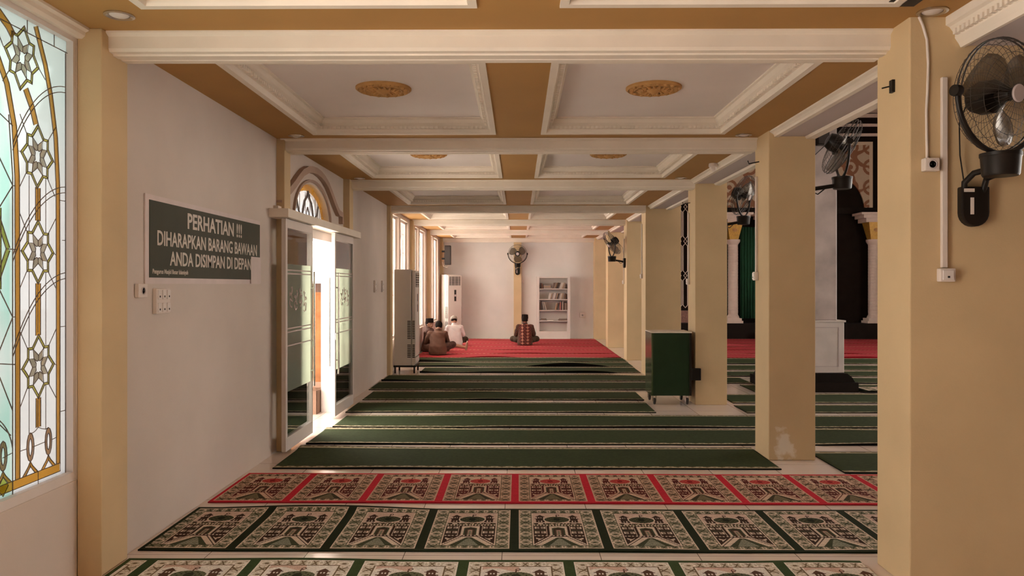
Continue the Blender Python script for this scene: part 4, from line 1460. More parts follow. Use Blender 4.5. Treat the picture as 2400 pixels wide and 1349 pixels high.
    put(fld & (pm < 0.038) & (q > 0.29) & (q < 0.44), pale if kind != 'green' else s8(196, 150, 132))
    put(fld & (pm < 0.022) & (q > 0.29) & (q < 0.42), bg)
    # forecourt
    put(fld & (q < 0.29), brown)
    put(fld & (q < 0.29) & (q > 0.265) & (np.abs((p * 14) % 1 - 0.5) < 0.3), pale)
    for s in (-1, 1):
        d = (p - 0.5) * s
        dv = fld & (q < 0.24) & (q > 0.10) & (d > 0.28) & (d < 0.46)
        put(dv & (np.abs(q - 0.17 - (d - 0.37) * 0.35) < 0.018), pale)
        put(dv & (np.abs(q - 0.17 + (d - 0.37) * 0.5) < 0.014) & (d < 0.42), pale)
    road = 0.035 + (0.25 - q) * 1.35
    put(fld & (q < 0.255) & (pm < road + 0.22), s8(150, 100, 84) if kind == 'red' else brown)
    put(fld & (q < 0.255) & (pm < road + 0.17), pale)
    put(fld & (q < 0.25) & (pm < road + 0.125), brown)
    put(fld & (q < 0.245) & (pm < road + 0.10), pale)
    put(fld & (q < 0.225) & (pm < road - 0.02), bg2)
    put(fld & (q < 0.20) & (pm < (0.22 - q) * 0.9), path)
    put(fld & (q < 0.20) & (pm < (0.22 - q) * 0.85) & (np.sin(q * 200) * np.sin(p * 90) > 0.4), leaf)
    return C


def prayer_strip(kind, x0, xdiv, pitch, x1, y0, y1, label, group, seed, lift, edge, skew=0.0):
    """strip from x0 to x1 whose panel joints fall at xdiv + k * pitch"""
    P1 = mosque(kind)
    H, W = P1.shape[:2]
    cw = pitch / W
    n0 = math.floor((x0 - xdiv) / pitch)
    n1 = math.ceil((x1 - xdiv) / pitch)
    C = np.concatenate([P1] * (n1 - n0), 1)
    xs = xdiv + n0 * pitch + np.arange(C.shape[1]) * cw
    sel = (xs >= x0) & (xs < x1)
    C = C[:, sel].copy()
    r = np.random.RandomState(seed)
    C *= (1 + 0.10 * r.randn(*C.shape[:2], 1)).clip(0.6, 1.4)
    if x0 > xdiv + n0 * pitch - 0.01:
        C[:, :6] = P1[5, 2]
    return rug('prayer_mat', x0, x1, y0, y1, C, np.array(edge), label, 'prayer mat', group, thick=0.009, lift_f=lift * 0.4, lift_b=lift, seed=seed, skew=skew)


prayer_strip('red', -2.355, -0.025, 0.583, 6.4, 5.80, 6.70, 'long prayer mat strip with red dividers and mosque pictures', 'patterned prayer mats', 210, 0.008, s8(150, 26, 38), skew=-0.004)
prayer_strip('green', -2.365, -0.026, 0.591, 6.4, 4.76, 5.66, 'long prayer mat strip with dark green dividers and mosque pictures', 'patterned prayer mats', 212, 0.035, s8(24, 28, 16), skew=-0.006)
prayer_strip('cream', -2.34, -0.32, 0.620, 2.03, 3.70, 4.60, 'cream prayer mat strip with green dividers, nearest the entrance', 'patterned prayer mats', 216, 0.015, s8(90, 70, 50), skew=-0.004)
o = rug('prayer_mat', 5.3, 6.6, 11.78, 12.25, mosque('green', 40, 24), np.array(s8(30, 26, 18)), 'small patterned mat lying beside the black column base', 'prayer mat', thick=0.008, lift_f=0.02, seed=5)
o.location.z = 0.03

# ------------------------------------------------------------------ furniture of the aisle
# bookcase against the end wall
bk = empty('bookcase', (1.08, 23.99, 0))
tag(bk, 'white open bookcase against the end wall', 'bookcase')
BW, BH, BD = 0.515, 1.915, 0.34
b = MB()
b.box(-BW, -BW + 0.08, -BD, 0, 0, BH)
b.box(BW - 0.08, BW, -BD, 0, 0, BH)
b.box(-BW + 0.08, BW - 0.08, -BD, 0, BH - 0.045, BH)
b.build('carcass', M['acwhite'], bk, bevel=0.004)
MB().box(-BW + 0.08, BW - 0.08, -0.02, -0.005, 0.2, BH - 0.045).build('back_panel', M['acwhite'], bk)
MB().box(-BW + 0.08, BW - 0.08, -BD + 0.002, -0.02, 0, 0.235).build('plinth', M['acwhite'], bk)
SHZ = [1.545, 1.22, 0.885, 0.560]
for z in SHZ:
    MB().box(-BW + 0.08, BW - 0.08, -BD + 0.01, -0.02, z - 0.022, z).build('shelf', M['acwhite'], bk)
    MB().box(-BW + 0.08, BW - 0.08, -0.06, -0.02, z - 0.10, z - 0.06).build('back_rail', M['lilac'], bk)
BC = {'pale': (0.55, 0.45, 0.36), 'white': (0.66, 0.60, 0.55), 'brown': (0.16, 0.085, 0.05), 'dark': (0.045, 0.03, 0.025), 'grey': (0.24, 0.20, 0.18), 'tan': (0.36, 0.24, 0.15), 'reddish': (0.30, 0.10, 0.08)}
for k, c in BC.items():
    M['book_' + k] = mat('book_cover_' + k, c, 0.7, 0.06, 30)
M['pages'] = mat('paper_pages', (0.62, 0.54, 0.44), 0.9, 0.05, 60)
WORD = {0: 'top', 1: 'second', 2: 'third', 3: 'fourth'}


def book(x, z, th, h, d, lean, col, shelf, flat=False):
    r = empty('book', (1.08 + x, 23.99 - BD + 0.03, z))
    kind = 'lying flat' if flat else ('leaning' if abs(lean) > 0.02 else 'upright')
    tag(r, '%s book %s on the %s shelf of the white bookcase' % ({'pale': 'pale', 'white': 'white', 'brown': 'brown', 'dark': 'black', 'grey': 'grey', 'tan': 'tan', 'reddish': 'reddish'}[col], kind, WORD[shelf]), 'book',
        '%s %s books on the %s shelf' % (col, kind, WORD[shelf]))
    R = Matrix.Rotation(lean, 3, 'Y')
    off = Vector((0, 0, 0))
    if lean > 0:
        off.z = th * math.sin(lean) * 0
    W_ = lambda a, b_, c_: R @ Vector((a, b_, c_))
    def bx(x0, x1, y0, y1, z0, z1):
        return [W_(a, b_, c_) for c_ in (z0, z1) for b_ in (y0, y1) for a in (x0, x1)], [(0, 2, 3, 1), (4, 5, 7, 6), (0, 1, 5, 4), (2, 6, 7, 3), (0, 4, 6, 2), (1, 3, 7, 5)]
    lo = min(v.z for v in bx(0, th, 0, d, 0, h)[0])
    r.location.z -= lo - 0.0005
    MB().add(*bx(0, th, 0, d, 0, h)).build('cover', M['book_' + col], r)
    MB().add(*bx(th * 0.12, th * 0.88, 0.006, d - 0.002, -0.0002 + 0.003, h + 0.0006)).build('page_block', M['pages'], r)
    return r


rb = random.Random(11)
def shelf_books(shelf, seq):
    for (x, th, h, lean, col) in seq:
        book(x, SHZ[shelf], th, h, 0.17, lean, col, shelf)


x = -0.10
cols = ['grey', 'brown', 'grey', 'tan', 'brown', 'dark', 'dark', 'grey', 'white', 'white', 'pale', 'tan', 'grey', 'tan', 'brown']
shelf_books(0, [(-0.06 + 0.0305 * i, 0.022, 0.185 + 0.01 * rb.random(), 0.34, c) for i, c in enumerate(cols[:13])])
book(-0.40, SHZ[0], 0.03, 0.17, 0.17, 0.0, 'dark', 0)
book(-0.36, SHZ[0], 0.022, 0.165, 0.17, 0.0, 'brown', 0)
for k, (c, w_) in enumerate((('grey', 0.24), ('tan', 0.22), ('grey', 0.20))):
    book(-0.30, SHZ[0] + 0.04 * k, w_, 0.036, 0.17, 0.0, c, 0, True)
cols = ['white', 'white', 'tan', 'grey', 'white', 'white', 'grey', 'tan', 'dark', 'grey', 'white', 'pale', 'tan', 'grey', 'brown', 'brown']
shelf_books(1, [(-0.16 + 0.0345 * i, 0.024, 0.18 + 0.015 * rb.random(), 0.24, c) for i, c in enumerate(cols[:15])])
shelf_books(2, [(-0.425, 0.03, 0.25, 0.0, 'brown'), (-0.39, 0.035, 0.29, 0.0, 'dark'), (-0.30, 0.028, 0.26, -0.18, 'grey'), (-0.235, 0.024, 0.24, -0.26, 'pale')])
shelf_books(2, [(0.045 + 0.033 * i, 0.028, 0.22, 0.22, c) for i, c in enumerate(['tan', 'brown', 'dark'])])
shelf_books(2, [(0.19, 0.045, 0.24, 0.0, 'reddish'), (0.24, 0.03, 0.28, 0.0, 'dark'), (0.275, 0.022, 0.26, 0.0, 'pale'), (0.30, 0.03, 0.25, 0.0, 'dark'), (0.335, 0.028, 0.22, 0.0, 'brown'), (0.367, 0.028, 0.21, 0.0, 'grey'), (0.398, 0.03, 0.215, 0.0, 'brown')])
book(-0.42, SHZ[3], 0.22, 0.03, 0.17, 0.0, 'grey', 3, True)
book(-0.38, SHZ[3] + 0.032, 0.16, 0.026, 0.17, 0.0, 'brown', 3, True)
book(-0.18, SHZ[3], 0.17, 0.02, 0.17, 0.0, 'white', 3, True)
book(0.16, SHZ[3], 0.26, 0.032, 0.17, 0.0, 'brown', 3, True)
book(0.18, SHZ[3] + 0.034, 0.24, 0.03, 0.17, 0.0, 'grey', 3, True)


# floor standing air conditioners; local -y is the front
def air_con(loc, rz, wdt, dep, h, label, zst):
    r = empty('air_conditioner', loc, rz)
    tag(r, label, 'air conditioner', 'floor standing air conditioners')
    st = MB()
    st.box(-wdt / 2 - 0.01, wdt / 2 + 0.01, -dep - 0.01, 0.01, zst - 0.03, zst)
    so = st.build('stand', M['black'], r)
    for sx in (-1, 1):
        for y_ in (-dep + 0.01, -0.03):
            MB().box(sx * (wdt / 2 - 0.02) - 0.014, sx * (wdt / 2 - 0.02) + 0.014, y_ - 0.0, y_ + 0.028, 0, zst - 0.03).build('leg', M['black'], so)
    MB().box(-wdt / 2, wdt / 2, -dep * 0.80, 0, zst, h).build('body', M['acwhite'], r, bevel=0.008)
    f = MB().box(-wdt / 2 + 0.006, wdt / 2 - 0.006, -dep, -dep * 0.80 - 0.012, zst + 0.16, h - 0.015)
    f.build('front_panel', M['acwhite'], r, bevel=0.012)
    MB().prism([(-dep * 0.8 - 0.01, zst), (-dep * 0.93, zst), (-dep, zst + 0.05), (-dep, zst + 0.145), (-dep * 0.8 - 0.01, zst + 0.145)], wdt - 0.012, 'x', -wdt / 2 + 0.006).build('lower_panel', M['acwhite'], r)
    gz0, gz1 = h - 0.33, h - 0.06
    go = MB().box(-wdt / 2 + 0.05, wdt / 2 - 0.05, -dep - 0.004, -dep + 0.01, gz0, gz1).build('air_outlet', M['dark'], r)
    s = MB()
    for k in range(6):
        z = gz0 + (gz1 - gz0) * (k + 0.5) / 6
        s.box(-wdt / 2 + 0.05, wdt / 2 - 0.05, -dep - 0.012, -dep - 0.002, z - 0.008, z + 0.006)
    for k in range(3):
        x = -wdt / 4 + wdt / 4 * k
        s.box(x - 0.003, x + 0.003, -dep - 0.010, -dep - 0.001, gz0, gz1)
    s.build('louvre', M['acwhite'], go)
    MB().box(-0.02, 0.05, -dep - 0.003, -dep + 0.005, h - 0.80, h - 0.46).build('display', M['dark'], r)
    MB().box(-0.012, 0.042, -dep - 0.005, -dep, h - 0.66, h - 0.60).build('sticker', M['paper'], r)
    for s_ in (-1, 1):
        for z0, n in ((zst + 0.15, 8), (zst + 0.50, 11)):
            v = MB()
            for k in range(n):
                z = z0 + 0.032 * k
                x0, x1 = sorted((s_ * (wdt / 2 - 0.002), s_ * (wdt / 2 + 0.003)))
                v.box(x0, x1, -dep * 0.78, -dep * 0.62, z, z + 0.018)
                v.box(x0, x1, -dep * 0.97, -dep * 0.86, z, z + 0.018)
            v.build('side_vent', M['dark'], r)
    return r


air_con((-2.33, 14.66, 0), PI / 2, 0.56, 0.40, 1.945, 'tall cream air conditioner on a black stand beside the cream pilaster', 0.145)
air_con((-2.14, 23.45, 0), math.radians(38), 0.50, 0.36, 1.97, 'tall cream air conditioner turned in the far corner', 0.16)

# green wheeled cabinet
tr = empty('wheeled_cabinet', (2.10, 10.55, 0.010))
tag(tr, 'dark green metal cabinet on castors in front of the cream pillar', 'cabinet')
W2, D2, ZB, ZT = 0.275, 0.50, 0.125, 1.0
c = MB()
c.box(-W2, -W2 + 0.02, 0, D2, ZB, ZT - 0.015)
c.build('side_panel', M['greengloss'], tr)
MB().box(W2 - 0.03, W2, 0, D2, ZB, ZT - 0.015).build('side_panel', M['black'], tr)
MB().box(-W2 + 0.02, W2 - 0.03, 0.006, 0.03, ZB, ZT - 0.015).build('front_panel', M['greenbox'], tr)
MB().box(-W2 + 0.02, W2 - 0.03, D2 - 0.02, D2, ZB, ZT - 0.015).build('back_panel', M['greenbox'], tr)
MB().box(-W2 + 0.02, W2 - 0.03, 0.03, D2 - 0.02, ZB, ZB + 0.02).build('bottom_panel', M['greenbox'], tr)
MB().box(-W2 - 0.002, W2 + 0.002, -0.004, D2 + 0.004, ZT - 0.015, ZT).build('top', M['trim'], tr, bevel=0.003)
MB().box(W2, W2 + 0.13, 0.0, 0.06, 0.335, 0.50).build('side_box', M['black'], tr, bevel=0.006)
for sx in (-1, 1):
    for y_ in (0.05, D2 - 0.05):
        cs = MB().box(sx * 0.225 - 0.03, sx * 0.225 + 0.03, y_ - 0.03, y_ + 0.03, ZB - 0.008, ZB).box(sx * 0.225 - 0.024, sx * 0.225 - 0.019, y_ - 0.02, y_ + 0.02, 0.04, ZB - 0.006).box(sx * 0.225 + 0.019, sx * 0.225 + 0.024, y_ - 0.02, y_ + 0.02, 0.04, ZB - 0.006).build('caster', M['chrome'], tr)
        MB().lathe([(0.0, -0.014), (0.038, -0.014), (0.046, -0.008), (0.046, 0.008), (0.038, 0.014), (0.0, 0.014)], (sx * 0.225, y_, 0.046), 24, Matrix.Rotation(PI / 2, 3, 'Y')).build('wheel', M['rubber'], cs, True)

# wall speaker and small dome lamp
sp = empty('wall_speaker', (-2.33, 23.3, 2.55))
tag(sp, 'slim black loudspeaker on the corner pilaster above the far air conditioner', 'speaker')
MB().box(0.10, 0.28, -0.10, 0.12, -0.28, 0.30).build('speaker_box', M['black'], sp, bevel=0.01)
MB().box(0.11, 0.27, -0.106, -0.10, -0.26, 0.28).build('grille', M['dark'], sp)
MB().box(0.0, 0.10, 0.0, 0.04, 0.10, 0.15).box(0.0, 0.10, 0.0, 0.04, -0.12, -0.07).build('bracket', M['black'], sp)
MB().tube([(0.2, 0.02, -0.28), (0.16, 0.02, -0.36), (0.06, 0.0, -0.33), (0.01, 0.0, -0.2)], 0.008, 6).build('cable', M['plastic'], sp, True)
for (x, yy, z, lb) in ((2.33, 9.2, 3.075, 'small white dome camera on the lintel moulding past the peeling pillar'), (-2.30, 20.9, 3.095, 'small white dome camera high above the far narrow windows')):
    dm = empty('dome_camera', (x, yy, z))
    tag(dm, lb, 'camera')
    MB().lathe([(0.05, 0.03), (0.055, 0.02), (0.055, -0.01), (0.05, -0.015), (0, -0.015)], n=24).build('base', M['plastic'], dm, True)
    MB().lathe([(0.042, -0.014), (0.040, -0.035), (0.028, -0.055), (0.012, -0.064), (0.0, -0.065)], n=24).build('dome', M['plastic'], dm, True)

# ------------------------------------------------------------------ main hall beyond the pillars
mp = empty('marble_column', (4.59, 12.45, 0))
tag(mp, 'grey marble column on a white pedestal and black base in the main hall', 'column')
MB().box(-0.65, 0.65, -0.58, 0.65, 0, 0.15).build('black_base', M['blackmatte'], mp)
MB().prism([(-0.62, 0.15), (0.62, 0.15), (0.58, 0.22), (0.50, 0.285), (-0.50, 0.285), (-0.58, 0.22)], 1.1, 'y', -0.52).build('base_step', M['blackmatte'], mp)
MB().box(-0.48, 0.48, -0.46, 0.48, 0.285, 1.10).build('pedestal', M['marble_white'], mp, bevel=0.01)
MB().box(-0.50, 0.50, -0.48, 0.50, 1.075, 1.105).build('pedestal_cap', M['marble_white'], mp, bevel=0.006)
pf = MB()
for (a, b_, c_, d_) in ((-0.40, 0.40, 0.38, 0.395), (-0.40, 0.40, 0.985, 1.0), (-0.40, -0.385, 0.395, 0.985), (0.385, 0.40, 0.395, 0.985)):
    pf.box(a, b_, -0.466, -0.458, c_, d_)
pf.build('panel_moulding', M['lilac'], mp)
MB().box(-0.40, 0.40, -0.38, 0.40, 1.105, 7.0).build('shaft', M['marble'], mp, bevel=0.01)
s2 = empty('hall_speaker', (4.78, 12.07, 3.95))
tag(s2, 'black loudspeaker fixed high on the grey marble column', 'speaker')
MB().box(-0.13, 0.05, -0.12, 0.0, -0.12, 0.20).build('speaker_box', M['black'], s2, bevel=0.01)
MB().box(-0.12, 0.04, -0.125, -0.12, -0.10, 0.18).build('grille', M['dark'], s2)

struct('wall_hall_back', MB().box(2.80, 13.6, 24.0, 24.2, 0, 7.2), M['darkwall'], 'dark end wall of the main hall behind the white columns', 'wall')
struct('trim_50', MB().box(2.82, 13.4, 23.45, 24.0, 0, 0.49), M['blackmatte'], 'black plinth along the end wall of the main hall', 'plinth')
st = MB()
for z0, z1 in ((6.28, 6.36), (6.58, 6.66), (6.86, 6.97)):
    st.box(3.0, 13.4, 23.93, 24.0, z0, z1)
struct('trim_51', st, M['colwhite'], 'pale horizontal bands high on the dark hall end wall', 'moulding')
struct('trim_52', MB().box(5.9, 13.3, 23.9, 24.0, 3.86, 4.05), M['blackmatte'], 'black band under the scrollwork panels', 'moulding')


def white_column(x, label):
    r = empty('slender_column', (x, 23.68, 0.49))
    tag(r, label, 'column', 'white columns at the end wall of the hall', kind='thing')
    MB().box(-0.26, 0.26, -0.2, 0.25, 0, 0.07).box(-0.22, 0.22, -0.18, 0.22, 0.07, 0.15).lathe([(0.19, 0.15), (0.18, 0.20), (0.15, 0.25), (0.145, 0.28)], n=24).build('base', M['colwhite'], r)
    pr = [(0.145, 0.28)]
    z = 0.32
    while z < 2.35:
        pr += [(0.150, z), (0.150, z + 0.075), (0.144, z + 0.082), (0.144, z + 0.09)]
        z += 0.092
    pr += [(0.15, 2.40), (0.19, 2.46), (0.21, 2.50), (0.21, 2.56)]
    MB().lathe(pr, n=28).build('shaft', M['colwhite'], r, True)
    MB().add([(sx * a, sy * a, z_) for a, z_ in ((0.13, 2.56), (0.24, 3.08)) for sy in (-1, 1) for sx in (-1, 1)], [(0, 2, 3, 1), (4, 5, 7, 6), (0, 1, 5, 4), (2, 6, 7, 3), (0, 4, 6, 2), (1, 3, 7, 5)]).build('capital', M['gold'], r)
    MB().lathe([(0.0, -0.01), (0.07, -0.01), (0.075, 0.0), (0.03, 0.012)], (0, -0.195, 2.86), 16, Matrix.Rotation(PI / 2, 3, 'X')).build('rosette', M['medal'], r, True)
    MB().box(-0.34, 0.34, -0.28, 0.3, 3.08, 3.20).box(-0.44, 0.44, -0.34, 0.3, 3.20, 3.30).box(-0.52, 0.52, -0.38, 0.3, 3.30, 3.37).build('cornice', M['colwhite'], r)
    return r


white_column(6.60, 'white ringed column with gold capital beside the green drape')
white_column(10.90, 'white ringed column with gold capital beside the dark arch')
white_column(7.75, 'white ringed column with gold capital between green drape and dark arch')


def scroll_panel(x0, x1, z0, z1, arch, label, nx, nz):
    xs = np.linspace(x0, x1, nx + 1)
    Pn = np.zeros((nz + 1, nx + 1, 3))
    zl = np.full(nx + 1, z0)
    if arch:
        cx, a, b_ = arch
        tt = np.clip(1 - ((xs - cx) / a) ** 2, 0, 1)
        zl = z0 + b_ * np.sqrt(tt)
    V = np.linspace(0, 1, nz + 1)[:, None]
    Z = zl[None, :] * (1 - V) + z1 * V
    Pn[..., 0] = xs[None, :]
    Pn[..., 1] = 23.93
    Pn[..., 2] = Z
    Xc = (Pn[:-1, :-1, 0] + Pn[1:, 1:, 0]) / 2
    Zc = (Pn[:-1, :-1, 2] + Pn[1:, 1:, 2]) / 2
    pale, vine, edge = np.array(s8(176, 156, 132)), np.array(s8(128, 84, 54)), np.array(s8(196, 178, 152))
    C = np.empty(Xc.shape + (3,))
    C[:] = pale
    u, v = Xc * 5.2, Zc * 5.2
    f = np.sin(u + 1.4 * np.sin(v * 0.9)) + np.sin(v * 1.1 + 1.6 * np.sin(u * 0.8 + 1))
    g = np.hypot((Xc * 1.6) % 1 - 0.5, (Zc * 1.6) % 1 - 0.5)
    C[(np.abs(f) < 0.42)] = vine
    C[(np.abs(g - 0.33) < 0.07)] = vine
    C[(g < 0.12)] = vine
    m = (Xc - x0 < 0.10) | (x1 - Xc < 0.10) | (z1 - Zc < 0.10)
    C[m] = edge
    o = grid_mesh('scrollwork_panel', Pn, C, M['painted'], smooth=False)
    so = o.modifiers.new('thickness', 'SOLIDIFY')
    so.thickness = 0.06
    so.offset = -1
    return tag(o, label, 'wall panel')


scroll_panel(7.80, 11.0, 4.06, 6.10, (9.35, 1.38, 1.12), 'cream wall panel with brown scrollwork around the dark arch', 240, 150)
scroll_panel(5.95, 7.55, 4.06, 6.10, None, 'cream wall panel with brown scrollwork above the green drape', 120, 150)
dr = MB()
n = 30
vs, fs = [], []
for i in range(n + 1):
    xx = 6.88 + 0.58 * i / n
    yy = 23.88 + 0.025 * math.sin(i * 1.35)
    vs += [(xx, yy, 0.62), (xx, yy, 3.45)]
    if i:
        k = 2 * i
        fs.append((k - 2, k, k + 1, k - 1))
dro = dr.add(vs, fs).build('green_drape', M['greencloth'], None, True)
tag(dro, 'dark green hanging drape between the white columns', 'drape')
so = dro.modifiers.new('thickness', 'SOLIDIFY')
so.thickness = 0.01
# white strapwork on the dark wall
sw = MB()
for x in (5.02, 5.20, 5.38):
    z = 0.95
    while z < 5.6:
        sw.tube([(x, 23.97, z), (x - 0.07, 23.97, z + 0.08), (x - 0.07, 23.97, z + 0.85), (x, 23.97, z + 0.93), (x + 0.07, 23.97, z + 0.85), (x + 0.07, 23.97, z + 0.08)], 0.014, 6, closed=True)
        sw.tube([(x, 23.97, z + 0.93), (x - 0.05, 23.97, z + 1.0), (x, 23.97, z + 1.07), (x + 0.05, 23.97, z + 1.0)], 0.014, 6, closed=True)
        z += 1.07
tag(sw.build('strapwork_screen', M['colwhite']), 'white geometric strapwork on the dark hall end wall', 'screen')
struct('trim_53', MB().box(4.5, 5.9, 23.90, 24.0, 0.49, 0.86), M['granite'], 'reddish granite dado under the white strapwork', 'dado')
struct('trim_54', MB().box(7.2, 8.0, 23.1, 23.45, 0, 0.22), M['blackmatte'], 'low black step in front of the hall plinth', 'step')


# ------------------------------------------------------------------ people
def head_mesh(c, rot, s=1.0):
    """a head about centre c: skull, jaw, nose, ears, brow and lips in one shape; faces local +y"""
    mb = MB()
    n, m = 20, 14
    vs, fs = [], []
    for i in range(m + 1):
        ph = PI * i / m
        for k in range(n):
            th = 2 * PI * k / n
            x, y_, z = math.sin(ph) * math.cos(th), math.sin(ph) * math.sin(th), math.cos(ph)
            fx = 0.074 * (1 - 0.22 * max(0, -z) ** 1.3)
            fy = 0.095
            p = Vector((x * fx, y_ * fy - 0.006 + 0.012 * max(0, -z) * max(0, y_), z * 0.115))
            if y_ > 0.5 and abs(x) < 0.28 and -0.42 < z < 0.12:      # nose ridge
                p.y += 0.022 * (1 - abs(x) / 0.28) * (0.35 + 0.65 * max(0, min(1, (0.12 - z) / 0.4)))
            if y_ > 0.55 and 0.16 < abs(x) < 0.55 and 0.0 < z < 0.22:  # eye sockets
                p.y -= 0.009
            if y_ > 0.6 and abs(x) < 0.35 and -0.62 < z < -0.5:        # lips
                p.y += 0.006
            vs.append(c + rot @ (p * s))
    for i in range(m):
        for k in range(n):
            l = (k + 1) % n
            fs.append((i * n + k, i * n + l, (i + 1) * n + l, (i + 1) * n + k))
    mb.add(vs, fs)
    for sx in (-1, 1):                                              # ears
        mb.lathe([(0.0, -0.008), (0.016, -0.007), (0.021, 0.0), (0.012, 0.006), (0.0, 0.004)], c + rot @ (Vector((sx * 0.076, -0.008, -0.008)) * s), 10, rot @ Matrix.Rotation(sx * 1.25, 3, 'Y') @ Matrix.Diagonal((1.35, 0.9, 1)).to_3x3())
    return mb


def eyes(c, rot, parent):
    e = MB()
    for sx in (-1, 1):
        e.lathe([(0.0, 0.004), (0.008, 0.003), (0.011, 0.0), (0.0, -0.004)], c + rot @ Vector((sx * 0.031, 0.083, 0.012)), 10, rot @ Matrix.Rotation(-PI / 2, 3, 'X') @ Matrix.Diagonal((1.3, 0.6, 1)).to_3x3())
        e.tube([c + rot @ Vector((sx * a, 0.087 - abs(a - 0.03) * 0.25, 0.033 + 0.004 * math.sin((a - 0.012) * 80))) for a in (0.014, 0.024, 0.034, 0.046)], [0.002, 0.004, 0.004, 0.002], 5)
    e.build('eye', M['hair'], parent)
    e = MB().tube([c + rot @ Vector((a, 0.088 - abs(a) * 0.25, -0.062 + abs(a) * 0.25)) for a in (-0.026, -0.012, 0, 0.012, 0.026)], [0.002, 0.004, 0.005, 0.004, 0.002], 5)
    e.build('mouth', M['granite'], parent)


def hand_chains(w, d, side, s=1.0):
    """wrist w, pointing along d (unit); palm, four unequal bent fingers and a thumb off the palm side"""
    d = Vector(d).normalized()
    up = Vector((0, 0, 1))
    sd = d.cross(up).normalized() * side
    dn = -(sd.cross(d).normalized()) * side
    if dn.z > 0:
        dn = -dn
    w = Vector(w)
    palm = w + d * 0.055 * s
    ch = [[(tuple(w), 0.024), (tuple(palm), (0.034, 0.018))]]
    for k, (o, L) in enumerate(((-0.027, 0.066), (-0.009, 0.078), (0.009, 0.074), (0.026, 0.056))):
        b0 = palm + sd * o + d * 0.034
        ch.append([(tuple(palm), (0.034, 0.018)), (tuple(b0), 0.0092), (tuple(b0 + d * L * 0.45 + dn * 0.006), 0.0085), (tuple(b0 + d * L * 0.8 + dn * 0.024), 0.0072)])
    t0 = w + d * 0.03 - sd * 0.030
    ch.append([(tuple(palm), (0.034, 0.018)), (tuple(t0), 0.011), (tuple(t0 + d * 0.034 - sd * 0.022 + dn * 0.006), 0.0095), (tuple(t0 + d * 0.058 - sd * 0.020 + dn * 0.014), 0.008)])
    return ch


def foot_chains(a, d, flat=True, s=1.0):
    a = Vector(a)
    d = Vector(d).normalized()
    sd = d.cross(Vector((0, 0, 1)))
    if sd.length < 0.1:
        sd = Vector((1, 0, 0))
    sd.normalize()
    h = a - d * 0.045
    b = a + d * 0.10
    ch = [[(tuple(a), 0.034), (tuple(h), 0.032)], [(tuple(a), 0.034), (tuple(b), (0.042, 0.026))]]
    for k in range(5):
        o = (k - 2) * 0.017
        ch.append([(tuple(b), (0.042, 0.026)), (tuple(b + d * 0.035 + sd * o), 0.011), (tuple(b + d * (0.068 - 0.006 * abs(k - 1)) + sd * o), 0.009)])
    return ch


def mirror(p):
    return (-p[0], p[1], p[2])


def capsule(mb, pts, n=16):
    """limb: round-ended tapered tube through (point, radius) pairs"""
    ps = [Vector(p) for p, r in pts]
    rs = [r for p, r in pts]
    mb.tube(ps, rs, n)
    for p, r in zip(ps, rs):
        mb.lathe([(r * math.sin(a), -r * math.cos(a)) for a in [PI * k / 8 for k in range(9)]], p, n)
    return mb


def loft(mb, secs, n=24):
    """closed stack of elliptical sections: (centre, rx, ry)"""
    vs, fs = [], []
    for c, rx, ry in secs:
        for k in range(n):
            a = 2 * PI * k / n
            vs.append((c[0] + rx * math.cos(a), c[1] + ry * math.sin(a), c[2]))
    for i in range(len(secs) - 1):
        for k in range(n):
            l = (k + 1) % n
            fs.append((i * n + k, i * n + l, (i + 1) * n + l, (i + 1) * n + k))
    fs.append(tuple(range(n - 1, -1, -1)))
    fs.append(tuple((len(secs) - 1) * n + k for k in range(n)))
    return mb.add(vs, fs)


def fused(name, mbs, m, parent, voxel=0.012, smooth=4, cols=None, folds=0.0, seed=1.0):
    """several closed shapes merged into one continuous skin, smoothed, with soft cloth folds"""
    me = bpy.data.meshes.new(name + '_cage')
    bm = bmesh.new()
    for mb in mbs:
        tmp = bpy.data.meshes.new('tmp')
        tmp.from_pydata(mb.v, [], mb.f)
        bm.from_mesh(tmp)
        bpy.data.meshes.remove(tmp)
    bmesh.ops.recalc_face_normals(bm, faces=bm.faces)
    bm.to_mesh(me)
    bm.free()
    o = bpy.data.objects.new(name + '_cage', me)
    COL.objects.link(o)
    r = o.modifiers.new('remesh', 'REMESH')
    r.mode = 'VOXEL'
    r.voxel_size = voxel
    sm = o.modifiers.new('smooth', 'SMOOTH')
    sm.factor = 0.5
    sm.iterations = smooth
    bpy.context.view_layer.update()
    nm = bpy.data.meshes.new_from_object(o.evaluated_get(bpy.context.evaluated_depsgraph_get()))
    bpy.data.objects.remove(o)
    if folds:
        nv = [v.normal.copy() for v in nm.vertices]
        for v, n_ in zip(nm.vertices, nv):
            x, y_, z = v.co
            f = math.sin(z * 46 + 5 * math.sin(x * 9 + seed) + seed * 3) * 0.5 + math.sin(x * 38 + z * 25 + 4 * math.sin(z * 11 + seed)) * 0.5
            v.co += n_ * f * folds
    nm.name = name
    nm.polygons.foreach_set('use_smooth', [True] * len(nm.polygons))
    if cols:
        at = nm.color_attributes.new('Col', 'FLOAT_COLOR', 'POINT')
        for i, v in enumerate(nm.vertices):
            at.data[i].color = (*cols(v.co), 1)
    nm.materials.clear()
    nm.materials.append(m)
    ob = bpy.data.objects.new(name, nm)
    COL.objects.link(ob)
    ob.parent = parent
    return ob


